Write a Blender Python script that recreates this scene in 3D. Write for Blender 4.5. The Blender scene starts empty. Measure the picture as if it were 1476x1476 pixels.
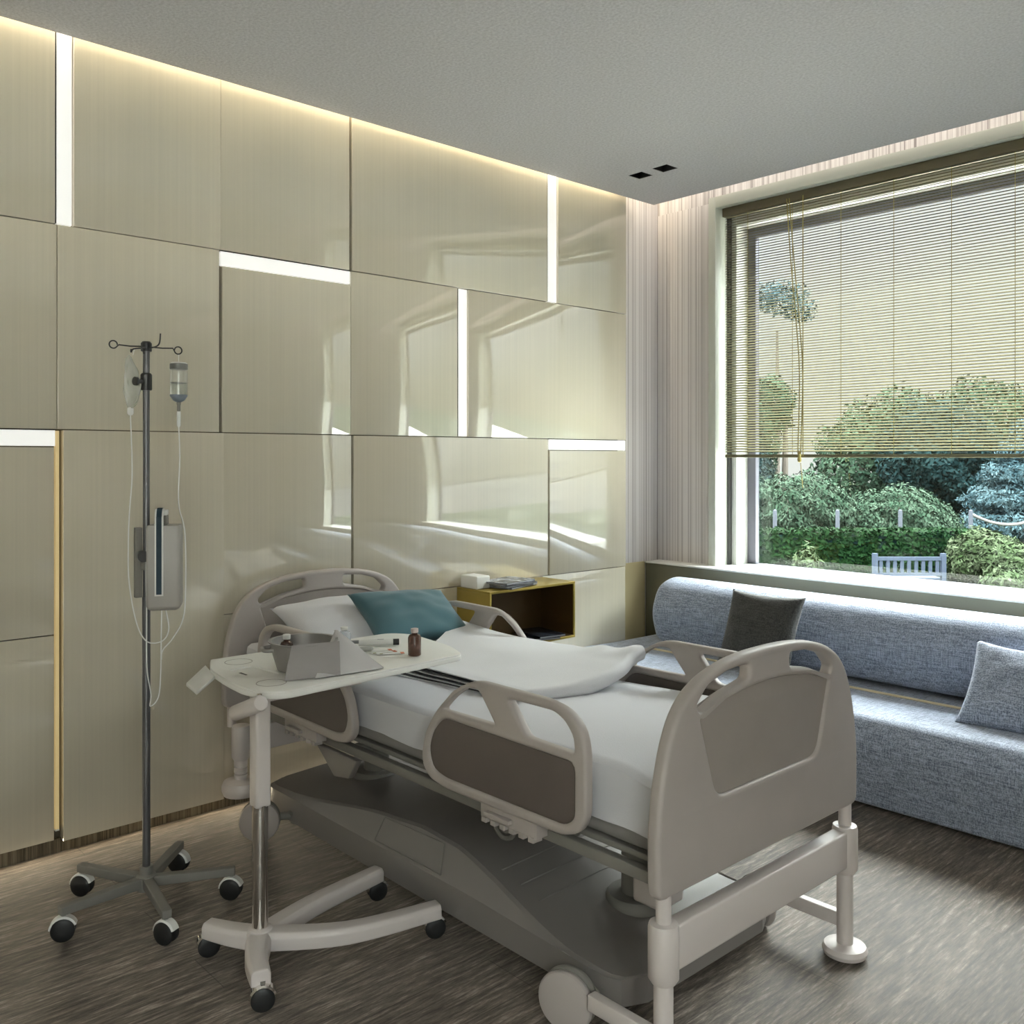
import bpy, bmesh, math, random
import numpy as np
from mathutils import Vector, Matrix, noise
PI = math.pi
C = bpy.context.scene.collection
random.seed(7)

# ------------------------------------------------------------------ camera
cam_d = bpy.data.cameras.new('camera')
cam = bpy.data.objects.new('camera', cam_d); C.objects.link(cam)
cam.location = (3.62, -4.45, 1.45)
cam.rotation_euler = (PI/2, 0, math.radians(47.6))
cam_d.sensor_width = 36.0
cam_d.lens = 1334.0/1476.0*36.0
cam_d.shift_y = -(738-659)/1476.0
cam_d.clip_start = 0.05; cam_d.clip_end = 500
bpy.context.scene.camera = cam
S = bpy.context.scene
S.view_settings.view_transform = 'Standard'
S.view_settings.look = 'None'
S.view_settings.gamma = 1.0
S.view_settings.use_curve_mapping = False
S.view_settings.exposure = 0.0

# ------------------------------------------------------------------ sky and sun
SKY_LOW = .98; SKY_HIGH = 42.0; SKY_SUNSIDE = 2.5; SUN = 12.0
w = bpy.data.worlds.new('sky'); S.world = w; w.use_nodes = True
nt = w.node_tree; bg = nt.nodes['Background']
tc = nt.nodes.new('ShaderNodeTexCoord'); ns = nt.nodes.new('ShaderNodeTexNoise'); rp = nt.nodes.new('ShaderNodeValToRGB')
ns.inputs['Scale'].default_value = 3.0; ns.inputs['Detail'].default_value = 5
rp.color_ramp.elements[0].position = .38; rp.color_ramp.elements[0].color = (.88, .94, 1, 1)
rp.color_ramp.elements[1].position = .6; rp.color_ramp.elements[1].color = (1, .985, .96, 1)
nt.links.new(tc.outputs['Generated'], ns.inputs['Vector']); nt.links.new(ns.outputs['Fac'], rp.inputs['Fac'])
nt.links.new(rp.outputs['Color'], bg.inputs['Color'])
# overcast-like sky: the zenith is several times brighter than the horizon
sx = nt.nodes.new('ShaderNodeSeparateXYZ'); sr = nt.nodes.new('ShaderNodeMapRange'); sr.interpolation_type = 'SMOOTHSTEP'
sr.inputs[1].default_value = .30; sr.inputs[2].default_value = .62; sr.inputs[3].default_value = SKY_LOW; sr.inputs[4].default_value = SKY_HIGH
nt.links.new(tc.outputs['Generated'], sx.inputs[0]); nt.links.new(sx.outputs['Z'], sr.inputs[0]); dt = nt.nodes.new('ShaderNodeVectorMath'); dt.operation = 'DOT_PRODUCT'; dt.inputs[1].default_value = Vector((.80, -.30, .52)).normalized()
s2 = nt.nodes.new('ShaderNodeMapRange'); s2.interpolation_type = 'SMOOTHSTEP'; s2.inputs[1].default_value = .25; s2.inputs[2].default_value = .95; s2.inputs[3].default_value = 0; s2.inputs[4].default_value = SKY_SUNSIDE
ad = nt.nodes.new('ShaderNodeMath'); ad.operation = 'ADD'
nt.links.new(tc.outputs['Generated'], dt.inputs[0]); nt.links.new(dt.outputs['Value'], s2.inputs[0])
nt.links.new(sr.outputs[0], ad.inputs[0]); nt.links.new(s2.outputs[0], ad.inputs[1]); nt.links.new(ad.outputs[0], bg.inputs['Strength'])

sun_d = bpy.data.lights.new('sun', 'SUN'); sun = bpy.data.objects.new('sun', sun_d); C.objects.link(sun)
sun_d.energy = SUN; sun_d.angle = .01; sun_d.color = (1, .96, .88)
sun.location = (-2, 8, 12); sun.rotation_euler = Vector((.20, -1.0, -1.80)).to_track_quat('-Z', 'Y').to_euler()

def area(name, loc, size, size_y, energy, color, direction):
    d = bpy.data.lights.new(name, 'AREA'); d.shape = 'RECTANGLE'; d.size = size; d.size_y = size_y
    d.energy = energy; d.color = color
    o = bpy.data.objects.new(name, d); C.objects.link(o); o.location = loc
    o.rotation_euler = Vector(direction).to_track_quat('-Z', 'Y').to_euler()
    return o
RXP = 5.85
WARM = (1.0, .86, .60); NEUT = (1.0, .93, .82)
# concealed strips of the ceiling coves (along the panelled wall and along the window wall)
a = area('cove_lamp', (.022, -3.5, 3.10), 0.03, 6.4, 26.0, WARM, (0, 0, -1)); a.rotation_euler = (0, 0, 0)
a = area('cove_lamp', (2.7, .11, 3.27), 5.4, 0.06, 12, NEUT, (0, 0, -1)); a.rotation_euler = (0, 0, 0)
a = area('cove_lamp', (-.06, -.1, 3.26), 0.05, 0.26, 1.6, WARM, (0, 0, -1)); a.rotation_euler = (0, 0, 0)
a = area('floor_glow_lamp', (.004, -3.6, .044), 0.012, 5.6, 4.5, WARM, (0, 0, -1)); a.rotation_euler = (0, math.radians(-72), 0)  # added strip, stands in for cove light washing down onto the floor
# the window as a portal for the sky
p = area('window_portal', (1.7, .52, 1.87), 2.7, 2.1, 1, (1, 1, 1), (0, -1, 0)); p.data.cycles.is_portal = True

p = area('window_portal', (RXP, -5.65, 1.53), 2.1, 2.85, 1, (1, 1, 1), (-1, 0, 0)); p.data.cycles.is_portal = True  # portal of the added fill window

# ------------------------------------------------------------------ materials
def new_mat(name):
    m = bpy.data.materials.new(name); m.use_nodes = True
    return m, m.node_tree, m.node_tree.nodes['Principled BSDF']
def mat(name, col, rough=.5, metal=0, bump=0, bscale=200, vary=0, vscale=8, coat=0, spec=None, trans=0, sheen=0, emit=None, es=0):
    m, t, b = new_mat(name)
    b.inputs['Base Color'].default_value = (*col, 1); b.inputs['Roughness'].default_value = rough; b.inputs['Metallic'].default_value = metal
    if coat: b.inputs['Coat Weight'].default_value = coat; b.inputs['Coat Roughness'].default_value = .04
    if spec is not None: b.inputs['Specular IOR Level'].default_value = spec
    if trans: b.inputs['Transmission Weight'].default_value = trans
    if sheen: b.inputs['Sheen Weight'].default_value = sheen
    if emit: b.inputs['Emission Color'].default_value = (*emit, 1); b.inputs['Emission Strength'].default_value = es
    if bump or vary:
        tc = t.nodes.new('ShaderNodeTexCoord')
    if bump:
        n = t.nodes.new('ShaderNodeTexNoise'); n.inputs['Scale'].default_value = bscale; n.inputs['Detail'].default_value = 4
        bp = t.nodes.new('ShaderNodeBump'); bp.inputs['Strength'].default_value = bump; bp.inputs['Distance'].default_value = .01
        t.links.new(tc.outputs['Object'], n.inputs['Vector']); t.links.new(n.outputs['Fac'], bp.inputs['Height']); t.links.new(bp.outputs['Normal'], b.inputs['Normal'])
    if vary:
        n = t.nodes.new('ShaderNodeTexNoise'); n.inputs['Scale'].default_value = vscale; n.inputs['Detail'].default_value = 6
        r = t.nodes.new('ShaderNodeMapRange'); r.inputs[1].default_value = .3; r.inputs[2].default_value = .7; r.inputs[3].default_value = 1-vary; r.inputs[4].default_value = 1+vary
        mx = t.nodes.new('ShaderNodeMix'); mx.data_type = 'RGBA'; mx.blend_type = 'MULTIPLY'; mx.inputs[0].default_value = 1
        mx.inputs[6].default_value = (*col, 1)
        t.links.new(tc.outputs['Object'], n.inputs['Vector']); t.links.new(n.outputs['Fac'], r.inputs[0]); t.links.new(r.outputs[0], mx.inputs[7]); t.links.new(mx.outputs[2], b.inputs['Base Color'])
    return m

def ramp_tex(t, vec_scale, scale, detail, stops, coord='Object', rough=.6):
    tc = t.nodes.new('ShaderNodeTexCoord'); mp = t.nodes.new('ShaderNodeMapping'); mp.inputs['Scale'].default_value = vec_scale
    n = t.nodes.new('ShaderNodeTexNoise'); n.inputs['Scale'].default_value = scale; n.inputs['Detail'].default_value = detail; n.inputs['Roughness'].default_value = rough
    r = t.nodes.new('ShaderNodeValToRGB'); el = r.color_ramp.elements
    while len(el) < len(stops): el.new(.5)
    for e, (p_, c_) in zip(el, stops): e.position = p_; e.color = (*c_, 1)
    t.links.new(tc.outputs[coord], mp.inputs['Vector']); t.links.new(mp.outputs['Vector'], n.inputs['Vector']); t.links.new(n.outputs['Fac'], r.inputs['Fac'])
    return n, r

# lacquered wall panels: glossy beige, faint upright grain, slightly uneven gloss
def panel_mat(wav):
    m, t, b = new_mat('lacquered_beige')
    n, r = ramp_tex(t, (1, 60, .5), 1.5, 3, [(.3, (.62, .57, .45)), (.7, (.665, .61, .48))])
    t.links.new(r.outputs['Color'], b.inputs['Base Color'])
    b.inputs['Roughness'].default_value = .3; b.inputs['Coat Weight'].default_value = 1; b.inputs['Coat Roughness'].default_value = .015; b.inputs['Coat IOR'].default_value = 2.4
    n2, _ = ramp_tex(t, (1, 1, .6), 1.7, 1, [(0, (0, 0, 0)), (1, (1, 1, 1))])
    bp = t.nodes.new('ShaderNodeBump'); bp.inputs['Strength'].default_value = 1; bp.inputs['Distance'].default_value = wav
    t.links.new(n2.outputs['Fac'], bp.inputs['Height']); t.links.new(bp.outputs['Normal'], b.inputs['Normal']); t.links.new(bp.outputs['Normal'], b.inputs['Coat Normal'])
    return m
PANEL = panel_mat(.0015); PANEL_W = panel_mat(.005)
BACKING = mat('brown_backing', (.10, .08, .05), .8)
def brush_mat():
    m, t, b = new_mat('brushed_brown_skirting')
    n, r = ramp_tex(t, (90, 90, 2), 1.5, 3, [(.35, (.05, .038, .022)), (.65, (.20, .16, .10))])
    t.links.new(r.outputs['Color'], b.inputs['Base Color']); b.inputs['Roughness'].default_value = .8
    return m
SKIRT = brush_mat()
def ceil_mat():
    m, t, b = new_mat('stippled_grey_plaster')
    n, r = ramp_tex(t, (1, 1, 1), 90, 6, [(.3, (.405, .40, .41)), (.7, (.585, .575, .59))])
    t.links.new(r.outputs['Color'], b.inputs['Base Color']); b.inputs['Roughness'].default_value = .9
    bp = t.nodes.new('ShaderNodeBump'); bp.inputs['Strength'].default_value = .6; bp.inputs['Distance'].default_value = .004
    t.links.new(n.outputs['Fac'], bp.inputs['Height']); t.links.new(bp.outputs['Normal'], b.inputs['Normal'])
    return m
CEIL = ceil_mat()
def stripe_mat(name, lo, mid, hi):
    m, t, b = new_mat(name)
    n, r = ramp_tex(t, (34, 34, .02), 1.6, 8, [(.36, lo), (.47, mid), (.58, hi), (.68, mid)], rough=.75)
    t.links.new(r.outputs['Color'], b.inputs['Base Color']); b.inputs['Roughness'].default_value = .65
    bp = t.nodes.new('ShaderNodeBump'); bp.inputs['Strength'].default_value = .3; bp.inputs['Distance'].default_value = .004
    t.links.new(n.outputs['Fac'], bp.inputs['Height']); t.links.new(bp.outputs['Normal'], b.inputs['Normal'])
    return m
STRIPE = stripe_mat('pinstriped_wallcovering', (.20, .165, .165), (.62, .58, .57), (.82, .79, .78))
def floor_mat():
    m, t, b = new_mat('weathered_grey_oak_planks')
    n, r = ramp_tex(t, (48, 4.5, 1), 1.6, 9, [(.30, (.028, .024, .021)), (.44, (.105, .090, .078)), (.55, (.215, .188, .165)), (.68, (.52, .47, .42))], rough=.8)
    n2, r2 = ramp_tex(t, (5.2, .5, 1), 1.0, 3, [(.3, (.7, .68, .66)), (.7, (1.25, 1.22, 1.18))])
    mx = t.nodes.new('ShaderNodeMix'); mx.data_type = 'RGBA'; mx.blend_type = 'MULTIPLY'; mx.inputs[0].default_value = .8
    t.links.new(r.outputs['Color'], mx.inputs[6]); t.links.new(r2.outputs['Color'], mx.inputs[7])
    tc = t.nodes.new('ShaderNodeTexCoord'); mp = t.nodes.new('ShaderNodeMapping'); mp.inputs['Rotation'].default_value = (0, 0, PI/2)
    bk = t.nodes.new('ShaderNodeTexBrick'); bk.inputs['Scale'].default_value = 1; bk.inputs['Brick Width'].default_value = 1.25; bk.inputs['Row Height'].default_value = .19; bk.inputs['Mortar Size'].default_value = .0016
    bk.inputs['Color1'].default_value = (.88, .88, .88, 1); bk.inputs['Color2'].default_value = (1.08, 1.06, 1.04, 1); bk.inputs['Mortar'].default_value = (.55, .55, .55, 1)
    mx2 = t.nodes.new('ShaderNodeMix'); mx2.data_type = 'RGBA'; mx2.blend_type = 'MULTIPLY'; mx2.inputs[0].default_value = .9
    t.links.new(tc.outputs['Object'], mp.inputs['Vector']); t.links.new(mp.outputs['Vector'], bk.inputs['Vector'])
    t.links.new(mx.outputs[2], mx2.inputs[6]); t.links.new(bk.outputs['Color'], mx2.inputs[7]); t.links.new(mx2.outputs[2], b.inputs['Base Color'])
    b.inputs['Specular IOR Level'].default_value = .18
    rr = t.nodes.new('ShaderNodeMapRange'); rr.inputs[1].default_value = .3; rr.inputs[2].default_value = .7; rr.inputs[3].default_value = .34; rr.inputs[4].default_value = .58
    t.links.new(n.outputs['Fac'], rr.inputs[0]); t.links.new(rr.outputs[0], b.inputs['Roughness'])
    bp = t.nodes.new('ShaderNodeBump'); bp.inputs['Strength'].default_value = .5; bp.inputs['Distance'].default_value = .004
    t.links.new(n.outputs['Fac'], bp.inputs['Height']); t.links.new(bp.outputs['Normal'], b.inputs['Normal'])
    return m
FLOOR = floor_mat()
def weave_mat(name, lo, hi, s=230, k=14):
    m, t, b = new_mat(name)
    outs = []
    for sc in ((k, s, s), (s, s, k), (s, k, s)):
        n, r = ramp_tex(t, sc, 1.0, 2, [(.34, (0, 0, 0)), (.66, (1, 1, 1))]); outs.append(n)
    ad = t.nodes.new('ShaderNodeMath'); ad.operation = 'ADD'; ad2 = t.nodes.new('ShaderNodeMath'); ad2.operation = 'ADD'
    t.links.new(outs[0].outputs['Fac'], ad.inputs[0]); t.links.new(outs[1].outputs['Fac'], ad.inputs[1]); t.links.new(ad.outputs[0], ad2.inputs[0]); t.links.new(outs[2].outputs['Fac'], ad2.inputs[1])
    mr = t.nodes.new('ShaderNodeMapRange'); mr.inputs[1].default_value = 1.25; mr.inputs[2].default_value = 1.75
    mx = t.nodes.new('ShaderNodeMix'); mx.data_type = 'RGBA'; mx.inputs[6].default_value = (*lo, 1); mx.inputs[7].default_value = (*hi, 1)
    t.links.new(ad2.outputs[0], mr.inputs[0]); t.links.new(mr.outputs[0], mx.inputs[0]); t.links.new(mx.outputs[2], b.inputs['Base Color'])
    b.inputs['Roughness'].default_value = .9; b.inputs['Sheen Weight'].default_value = .3
    bp = t.nodes.new('ShaderNodeBump'); bp.inputs['Strength'].default_value = .4; bp.inputs['Distance'].default_value = .003
    t.links.new(ad2.outputs[0], bp.inputs['Height']); t.links.new(bp.outputs['Normal'], b.inputs['Normal'])
    return m
BLUE = weave_mat('blue_grey_woven_fabric', (.13, .16, .235), (.50, .57, .71))
CHAR = weave_mat('charcoal_woven_fabric', (.02, .02, .02), (.075, .075, .07))
TEAL = mat('teal_fabric', (.045, .125, .15), .85, bump=.15, bscale=400, sheen=.3)
SHEET = mat('white_cotton', (.62, .62, .65), .85, bump=.12, bscale=250)
BLANKET = mat('white_blanket', (.72, .72, .74), .9, bump=.2, bscale=400)
PLASTIC = mat('grey_bed_plastic', (.40, .36, .335), .42, vary=.03)
PLASTIC_D = mat('warm_grey_insert', (.105, .085, .075), .5, vary=.04)
COVER = mat('base_cover_plastic', (.20, .183, .172), .4)
METAL_W = mat('white_powder_coat', (.62, .565, .54), .35)
METAL_G = mat('grey_painted_steel', (.20, .19, .17), .62)
MATT = mat('mattress_cover', (.26, .25, .24), .7)
CHROME = mat('chrome', (.75, .72, .68), .08, 1)
POLE = mat('brushed_pole_steel', (.14, .14, .145), .42, .6)
BLACK = mat('black_rubber', (.012, .012, .012), .5)
DARK = mat('black_plastic', (.02, .02, .02), .4)
TRIM = mat('window_trim_paint', (.58, .60, .53), .45)
FRAME_W = mat('window_frame_white', (.60, .61, .58), .35)
FRAME_L = mat('window_sash_grey', (.13, .13, .16), .35)
PARA = mat('olive_grey_paint', (.17, .165, .115), .7, vary=.03)
SILL = mat('white_sill', (.80, .80, .76), .4)
WALLP = mat('painted_wall', (.50, .47, .42), .7)
TABLE = mat('light_grey_laminate', (.80, .79, .75), .35)
STEEL = mat('stainless_steel', (.30, .285, .275), .45, .5)
BRASS = mat('olive_brass_box', (.34, .25, .045), .42, .35, vary=.12)
BRASS_I = mat('dark_bronze_inside', (.085, .048, .012), .5, .2)
WHITEP = mat('white_plastic', (.75, .75, .72), .4)
BLIND = mat('olive_slat', (.155, .143, .088), 1, spec=0)
CORD = mat('olive_cord', (.33, .28, .09), .7)
TUBE = mat('clear_tube', (.80, .80, .78), .25)
LINEN = mat('grey_linen_drape', (.50, .48, .475), .8)
LINEN_SHADED = mat('grey_linen_shaded', (.30, .28, .275), .8)  # flap darker than the fold, partly shade put into the colour
LEDW = mat('white_light_diffuser', (.8, .8, .78), .5, emit=(1, .99, .95), es=.56)
LEDY = mat('warm_light_diffuser', (.5, .4, .25), .5, emit=(.62, .47, .20), es=.5)
BROWN_G = mat('amber_glass', (.13, .065, .045), .12, trans=.4)
def clear(name, col, a=.75, rough=.03, body=0):
    m, t, b = new_mat(name); t.nodes.remove(b)
    tr = t.nodes.new('ShaderNodeBsdfTransparent'); tr.inputs[0].default_value = (*col, 1)
    gl = t.nodes.new('ShaderNodeBsdfGlossy'); gl.inputs['Roughness'].default_value = rough
    lw = t.nodes.new('ShaderNodeLayerWeight'); pw = t.nodes.new('ShaderNodeMath'); pw.operation = 'POWER'; pw.inputs[1].default_value = 4
    fr = t.nodes.new('ShaderNodeMapRange'); fr.inputs[3].default_value = a; fr.inputs[4].default_value = .9
    t.links.new(lw.outputs['Facing'], pw.inputs[0]); t.links.new(pw.outputs[0], fr.inputs[0])
    df = t.nodes.new('ShaderNodeBsdfDiffuse'); df.inputs[0].default_value = (.85, .86, .84, 1); m2 = t.nodes.new('ShaderNodeMixShader'); m2.inputs[0].default_value = body
    mx = t.nodes.new('ShaderNodeMixShader'); o = t.nodes['Material Output']
    t.links.new(tr.outputs[0], m2.inputs[1]); t.links.new(df.outputs[0], m2.inputs[2])
    t.links.new(fr.outputs[0], mx.inputs[0]); t.links.new(m2.outputs[0], mx.inputs[1]); t.links.new(gl.outputs[0], mx.inputs[2]); t.links.new(mx.outputs[0], o.inputs[0])
    return m
GLASS = clear('window_glass', (.95, .98, .96), .04, 0)
CLEAR = clear('clear_plastic', (.97, .98, .97), .10, .1, .16)

# ------------------------------------------------------------------ mesh tools
ORG = {}
def finish(name, me, material, parent=None):
    o = bpy.data.objects.new(name, me); C.objects.link(o)
    me.materials.append(material)
    n = len(me.vertices); co = np.empty(n*3); me.vertices.foreach_get('co', co); co = co.reshape(-1, 3)
    if parent is not None:
        org = ORG[parent.name]; o.parent = parent
    else:
        lo, hi = co.min(0), co.max(0); org = Vector(((lo[0]+hi[0])/2, (lo[1]+hi[1])/2, lo[2])); o.location = org
    ORG[o.name] = Vector(org)
    co = co - np.array(org); me.vertices.foreach_set('co', co.ravel()); me.update()
    return o
def thing(name, loc, label, cat, group=None, kind=None):
    o = bpy.data.objects.new(name, None); C.objects.link(o); o.location = loc; o.empty_display_size = .1
    ORG[o.name] = Vector(loc); return tag(o, label, cat, group, kind)
def tag(o, label=None, cat=None, group=None, kind=None):
    if label: o['label'] = label
    if cat: o['category'] = cat
    if group: o['group'] = group
    if kind: o['kind'] = kind
    return o
def plabel(o, label): o['label'] = label; return o

class MB:
    def __init__(s): s.v = []; s.f = []
    def add(s, vs, fs):
        n = len(s.v); s.v += [tuple(p) for p in vs]; s.f += [tuple(i+n for i in f) for f in fs]; return s
    def box(s, x0, x1, y0, y1, z0, z1, M=None):
        vs = [Vector((x, y, z)) for z in (z0, z1) for y in (y0, y1) for x in (x0, x1)]
        if M is not None: vs = [M @ p for p in vs]
        return s.add(vs, [(0, 2, 3, 1), (4, 5, 7, 6), (0, 1, 5, 4), (2, 6, 7, 3), (0, 4, 6, 2), (1, 3, 7, 5)])
    def cyl(s, p0, p1, r0, r1=None, n=24, caps=True):
        r1 = r0 if r1 is None else r1; p0 = Vector(p0); p1 = Vector(p1); d = (p1-p0).normalized()
        a = d.orthogonal().normalized(); b = d.cross(a); vs = []
        for p, r in ((p0, r0), (p1, r1)):
            vs += [p + (a*math.cos(2*PI*i/n) + b*math.sin(2*PI*i/n))*r for i in range(n)]
        fs = [(i, (i+1) % n, n+(i+1) % n, n+i) for i in range(n)]
        if caps: fs += [tuple(range(n-1, -1, -1)), tuple(range(n, 2*n))]
        return s.add(vs, fs)
    def tube(s, pts, r, n=8, closed=False, caps=True):
        pts = [Vector(p) for p in pts]; m = len(pts); rs = r if isinstance(r, (list, tuple)) else [r]*m
        vs = []; prev = None
        for i, p in enumerate(pts):
            if closed: d = (pts[(i+1) % m]-pts[i-1]).normalized()
            else: d = (pts[min(i+1, m-1)]-pts[max(i-1, 0)]).normalized()
            if prev is None: a = d.orthogonal().normalized()
            else:
                a = prev - d*prev.dot(d); a = a.normalized() if a.length > 1e-6 else d.orthogonal().normalized()
            prev = a; b = d.cross(a)
            vs += [p + (a*math.cos(2*PI*k/n)+b*math.sin(2*PI*k/n))*rs[i] for k in range(n)]
        fs = []
        for i in range(m if closed else m-1):
            j = (i+1) % m
            fs += [(i*n+k, i*n+(k+1) % n, j*n+(k+1) % n, j*n+k) for k in range(n)]
        if caps and not closed: fs += [tuple(range(n-1, -1, -1)), tuple((m-1)*n+k for k in range(n))]
        return s.add(vs, fs)
    def lathe(s, c, prof, n=32, axis=(0, 0, 1), caps=True):
        c = Vector(c); d = Vector(axis).normalized(); a = d.orthogonal().normalized(); b = d.cross(a); m = len(prof); vs = []
        for r, z in prof: vs += [c + d*z + (a*math.cos(2*PI*k/n)+b*math.sin(2*PI*k/n))*max(r, 1e-5) for k in range(n)]
        fs = [(i*n+k, i*n+(k+1) % n, (i+1)*n+(k+1) % n, (i+1)*n+k) for i in range(m-1) for k in range(n)]
        if caps: fs += [tuple(range(n-1, -1, -1)), tuple((m-1)*n+k for k in range(n))]
        return s.add(vs, fs)
    def prism(s, poly, w0, w1, fn):
        n = len(poly); vs = [fn(u, v, w0) for u, v in poly]+[fn(u, v, w1) for u, v in poly]
        return s.add(vs, [tuple(range(n-1, -1, -1)), tuple(range(n, 2*n))]+[(i, (i+1) % n, n+(i+1) % n, n+i) for i in range(n)])
    def grid(s, nu, nv, fn, wrap=False):
        vs = [fn(i/(nu-1), j/(nv-1)) for j in range(nv) for i in range(nu)]
        return s.add(vs, [(j*nu+i, j*nu+i+1, (j+1)*nu+i+1, (j+1)*nu+i) for j in range(nv-1) for i in range(nu-1)])
    def build(s, name, material, parent=None, bevel=0, seg=2, ang=38, solid=0, subsurf=0):
        me = bpy.data.meshes.new(name); me.from_pydata(s.v, [], s.f); me.update()
        bm = bmesh.new(); bm.from_mesh(me)
        bmesh.ops.recalc_face_normals(bm, faces=bm.faces)
        if solid:
            bmesh.ops.solidify(bm, geom=bm.faces[:], thickness=solid)
            bmesh.ops.recalc_face_normals(bm, faces=bm.faces)
        if bevel:
            es = [e for e in bm.edges if len(e.link_faces) == 2 and e.calc_face_angle(0) > math.radians(ang)]
            if es: bmesh.ops.bevel(bm, geom=es, offset=bevel, segments=seg, profile=.6, affect='EDGES', clamp_overlap=True)
        for f in bm.faces: f.smooth = True
        lim = math.radians(ang if not bevel else 60)
        for e in bm.edges: e.smooth = not (len(e.link_faces) == 2 and e.calc_face_angle(0) > lim)
        bm.to_mesh(me); bm.free()
        o = finish(name, me, material, parent)
        if subsurf:
            md = o.modifiers.new('smooth', 'SUBSURF'); md.levels = md.render_levels = subsurf
        return o

def box(name, x0, x1, y0, y1, z0, z1, m, parent=None, bevel=0):
    return MB().box(x0, x1, y0, y1, z0, z1).build(name, m, parent, bevel)
def struct(o, label=None): o['kind'] = 'structure'; return o
def round_poly(pts, r, n=5):
    out = []; m = len(pts)
    for i in range(m):
        p = Vector(pts[i]).to_2d(); a = Vector(pts[i-1]).to_2d(); b = Vector(pts[(i+1) % m]).to_2d()
        ri = r[i] if isinstance(r, (list, tuple)) else r
        da = (a-p); db = (b-p); la, lb = da.length, db.length; da.normalize(); db.normalize()
        k = min(ri, la*.45, lb*.45); p0 = p+da*k; p1 = p+db*k
        for j in range(n+1):
            t = j/n; q = p0*(1-t)**2 + p*2*t*(1-t) + p1*t*t; out.append((q.x, q.y))
    return out
def offset_loop(L, d):
    """move a closed loop by d to its left-hand side (inwards for an anticlockwise loop)"""
    n = len(L); out = []
    for i in range(n):
        a, p, b = Vector(L[i-1]), Vector(L[i]), Vector(L[(i+1) % n])
        e1 = (p-a).normalized(); e2 = (b-p).normalized(); n1 = Vector((-e1.y, e1.x)); n2 = Vector((-e2.y, e2.x)); m = (n1+n2)
        m = m.normalized() if m.length > 1e-6 else n1
        out.append(tuple(p+m*d/max(.5, m.dot(n1))))
    return out
def clean_loop(L, ccw):
    out = []
    for p in L:
        if not out or (Vector(p)-Vector(out[-1])).length > 1e-4: out.append(tuple(p)[:2])
    if (Vector(out[0])-Vector(out[-1])).length < 1e-4: out.pop()
    ar = sum(out[i-1][0]*out[i][1]-out[i][0]*out[i-1][1] for i in range(len(out)))
    return out if (ar > 0) == ccw else out[::-1]
def plate(name, outer, holes, w0, w1, bev, fn, m, parent=None):
    from mathutils.geometry import tessellate_polygon
    loops = [clean_loop(outer, True)]+[clean_loop(h, False) for h in holes]; vs = []; fs = []; K = 4; capf = []; capb = []; base = []
    for L in loops:
        n = len(L); st = []
        prof = [(bev*(1-math.sin(PI/2*(1-k/K))), w1-bev*(1-math.cos(PI/2*(1-k/K)))) for k in range(K+1)]
        prof = [(bev*(1-math.cos(PI/2*k/K)), (w1-bev)+bev*math.sin(PI/2*k/K)) for k in range(K+1)]
        rings = [(o, w0+w1-w) for o, w in reversed(prof)]+prof
        for o, w in rings:
            st.append(len(vs)); vs += [fn(u, v, w) for u, v in offset_loop(L, o)]
        for r in range(len(rings)-1):
            fs += [(st[r]+i, st[r]+(i+1) % n, st[r+1]+(i+1) % n, st[r+1]+i) for i in range(n)]
        capb += [st[0]+i for i in range(n)]; capf += [st[-1]+i for i in range(n)]
    tri = tessellate_polygon([[Vector((u, v, 0)) for u, v in offset_loop(L, bev)] for L in loops])
    fs += [tuple(capf[i] for i in t) for t in tri]+[tuple(capb[i] for i in reversed(t)) for t in tri]
    return MB().add(vs, fs).build(name, m, parent, ang=50)
def children(o): return [c for c in bpy.data.objects if c.parent == o]
def copy_tree(o, parent=None):
    c = o.copy(); C.objects.link(c); ORG[c.name] = ORG[o.name]
    if parent is not None: c.parent = parent
    for ch in children(o): copy_tree(ch, c)
    return c
XZ = lambda u, v, w: Vector((u, w, v))      # outline in x,z ; thickness along y
YZ = lambda u, v, w: Vector((w, u, v))      # outline in y,z ; thickness along x
XY = lambda u, v, w: Vector((u, v, w))
def nz(x, y, z=0, s=1): return noise.noise(Vector((x*s, y*s, z*s)))

# ------------------------------------------------------------------ room shell
RX, RY = 5.6, -6.9
struct(box('floor', -.12, RX, RY, .25, -.1, 0, FLOOR))
ceil = MB()
dl = [(.31, .405), (.475, .575)]; dy0, dy1 = -.568, -.47
# the ceiling slab with two square openings for the downlights
xs = [.03, dl[0][0], dl[0][1], dl[1][0], dl[1][1], RX]; ys = [RY, dy0, dy1, 0]
for i in range(5):
    for j in range(3):
        if j == 1 and i in (1, 3): continue
        ceil.box(xs[i], xs[i+1], ys[j], ys[j+1], 2.99, 3.28)
struct(ceil.build('ceiling', CEIL))
struct(box('roof_slab', -.3, RX+.2, RY-.2, .75, 3.3, 3.5, WALLP))
wl = struct(box('wall_left', -.25, -.1, RY, .25, 0, 3.3, STRIPE))
box('backing_board', -.1, -.034, RY, -.26, .005, 3.04, BACKING, wl)
box('lower_wall', -.1, -.092, -.26, .065, 0, .80, mat('cream_lower_wall', (.55, .47, .27), .6), wl)
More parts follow.
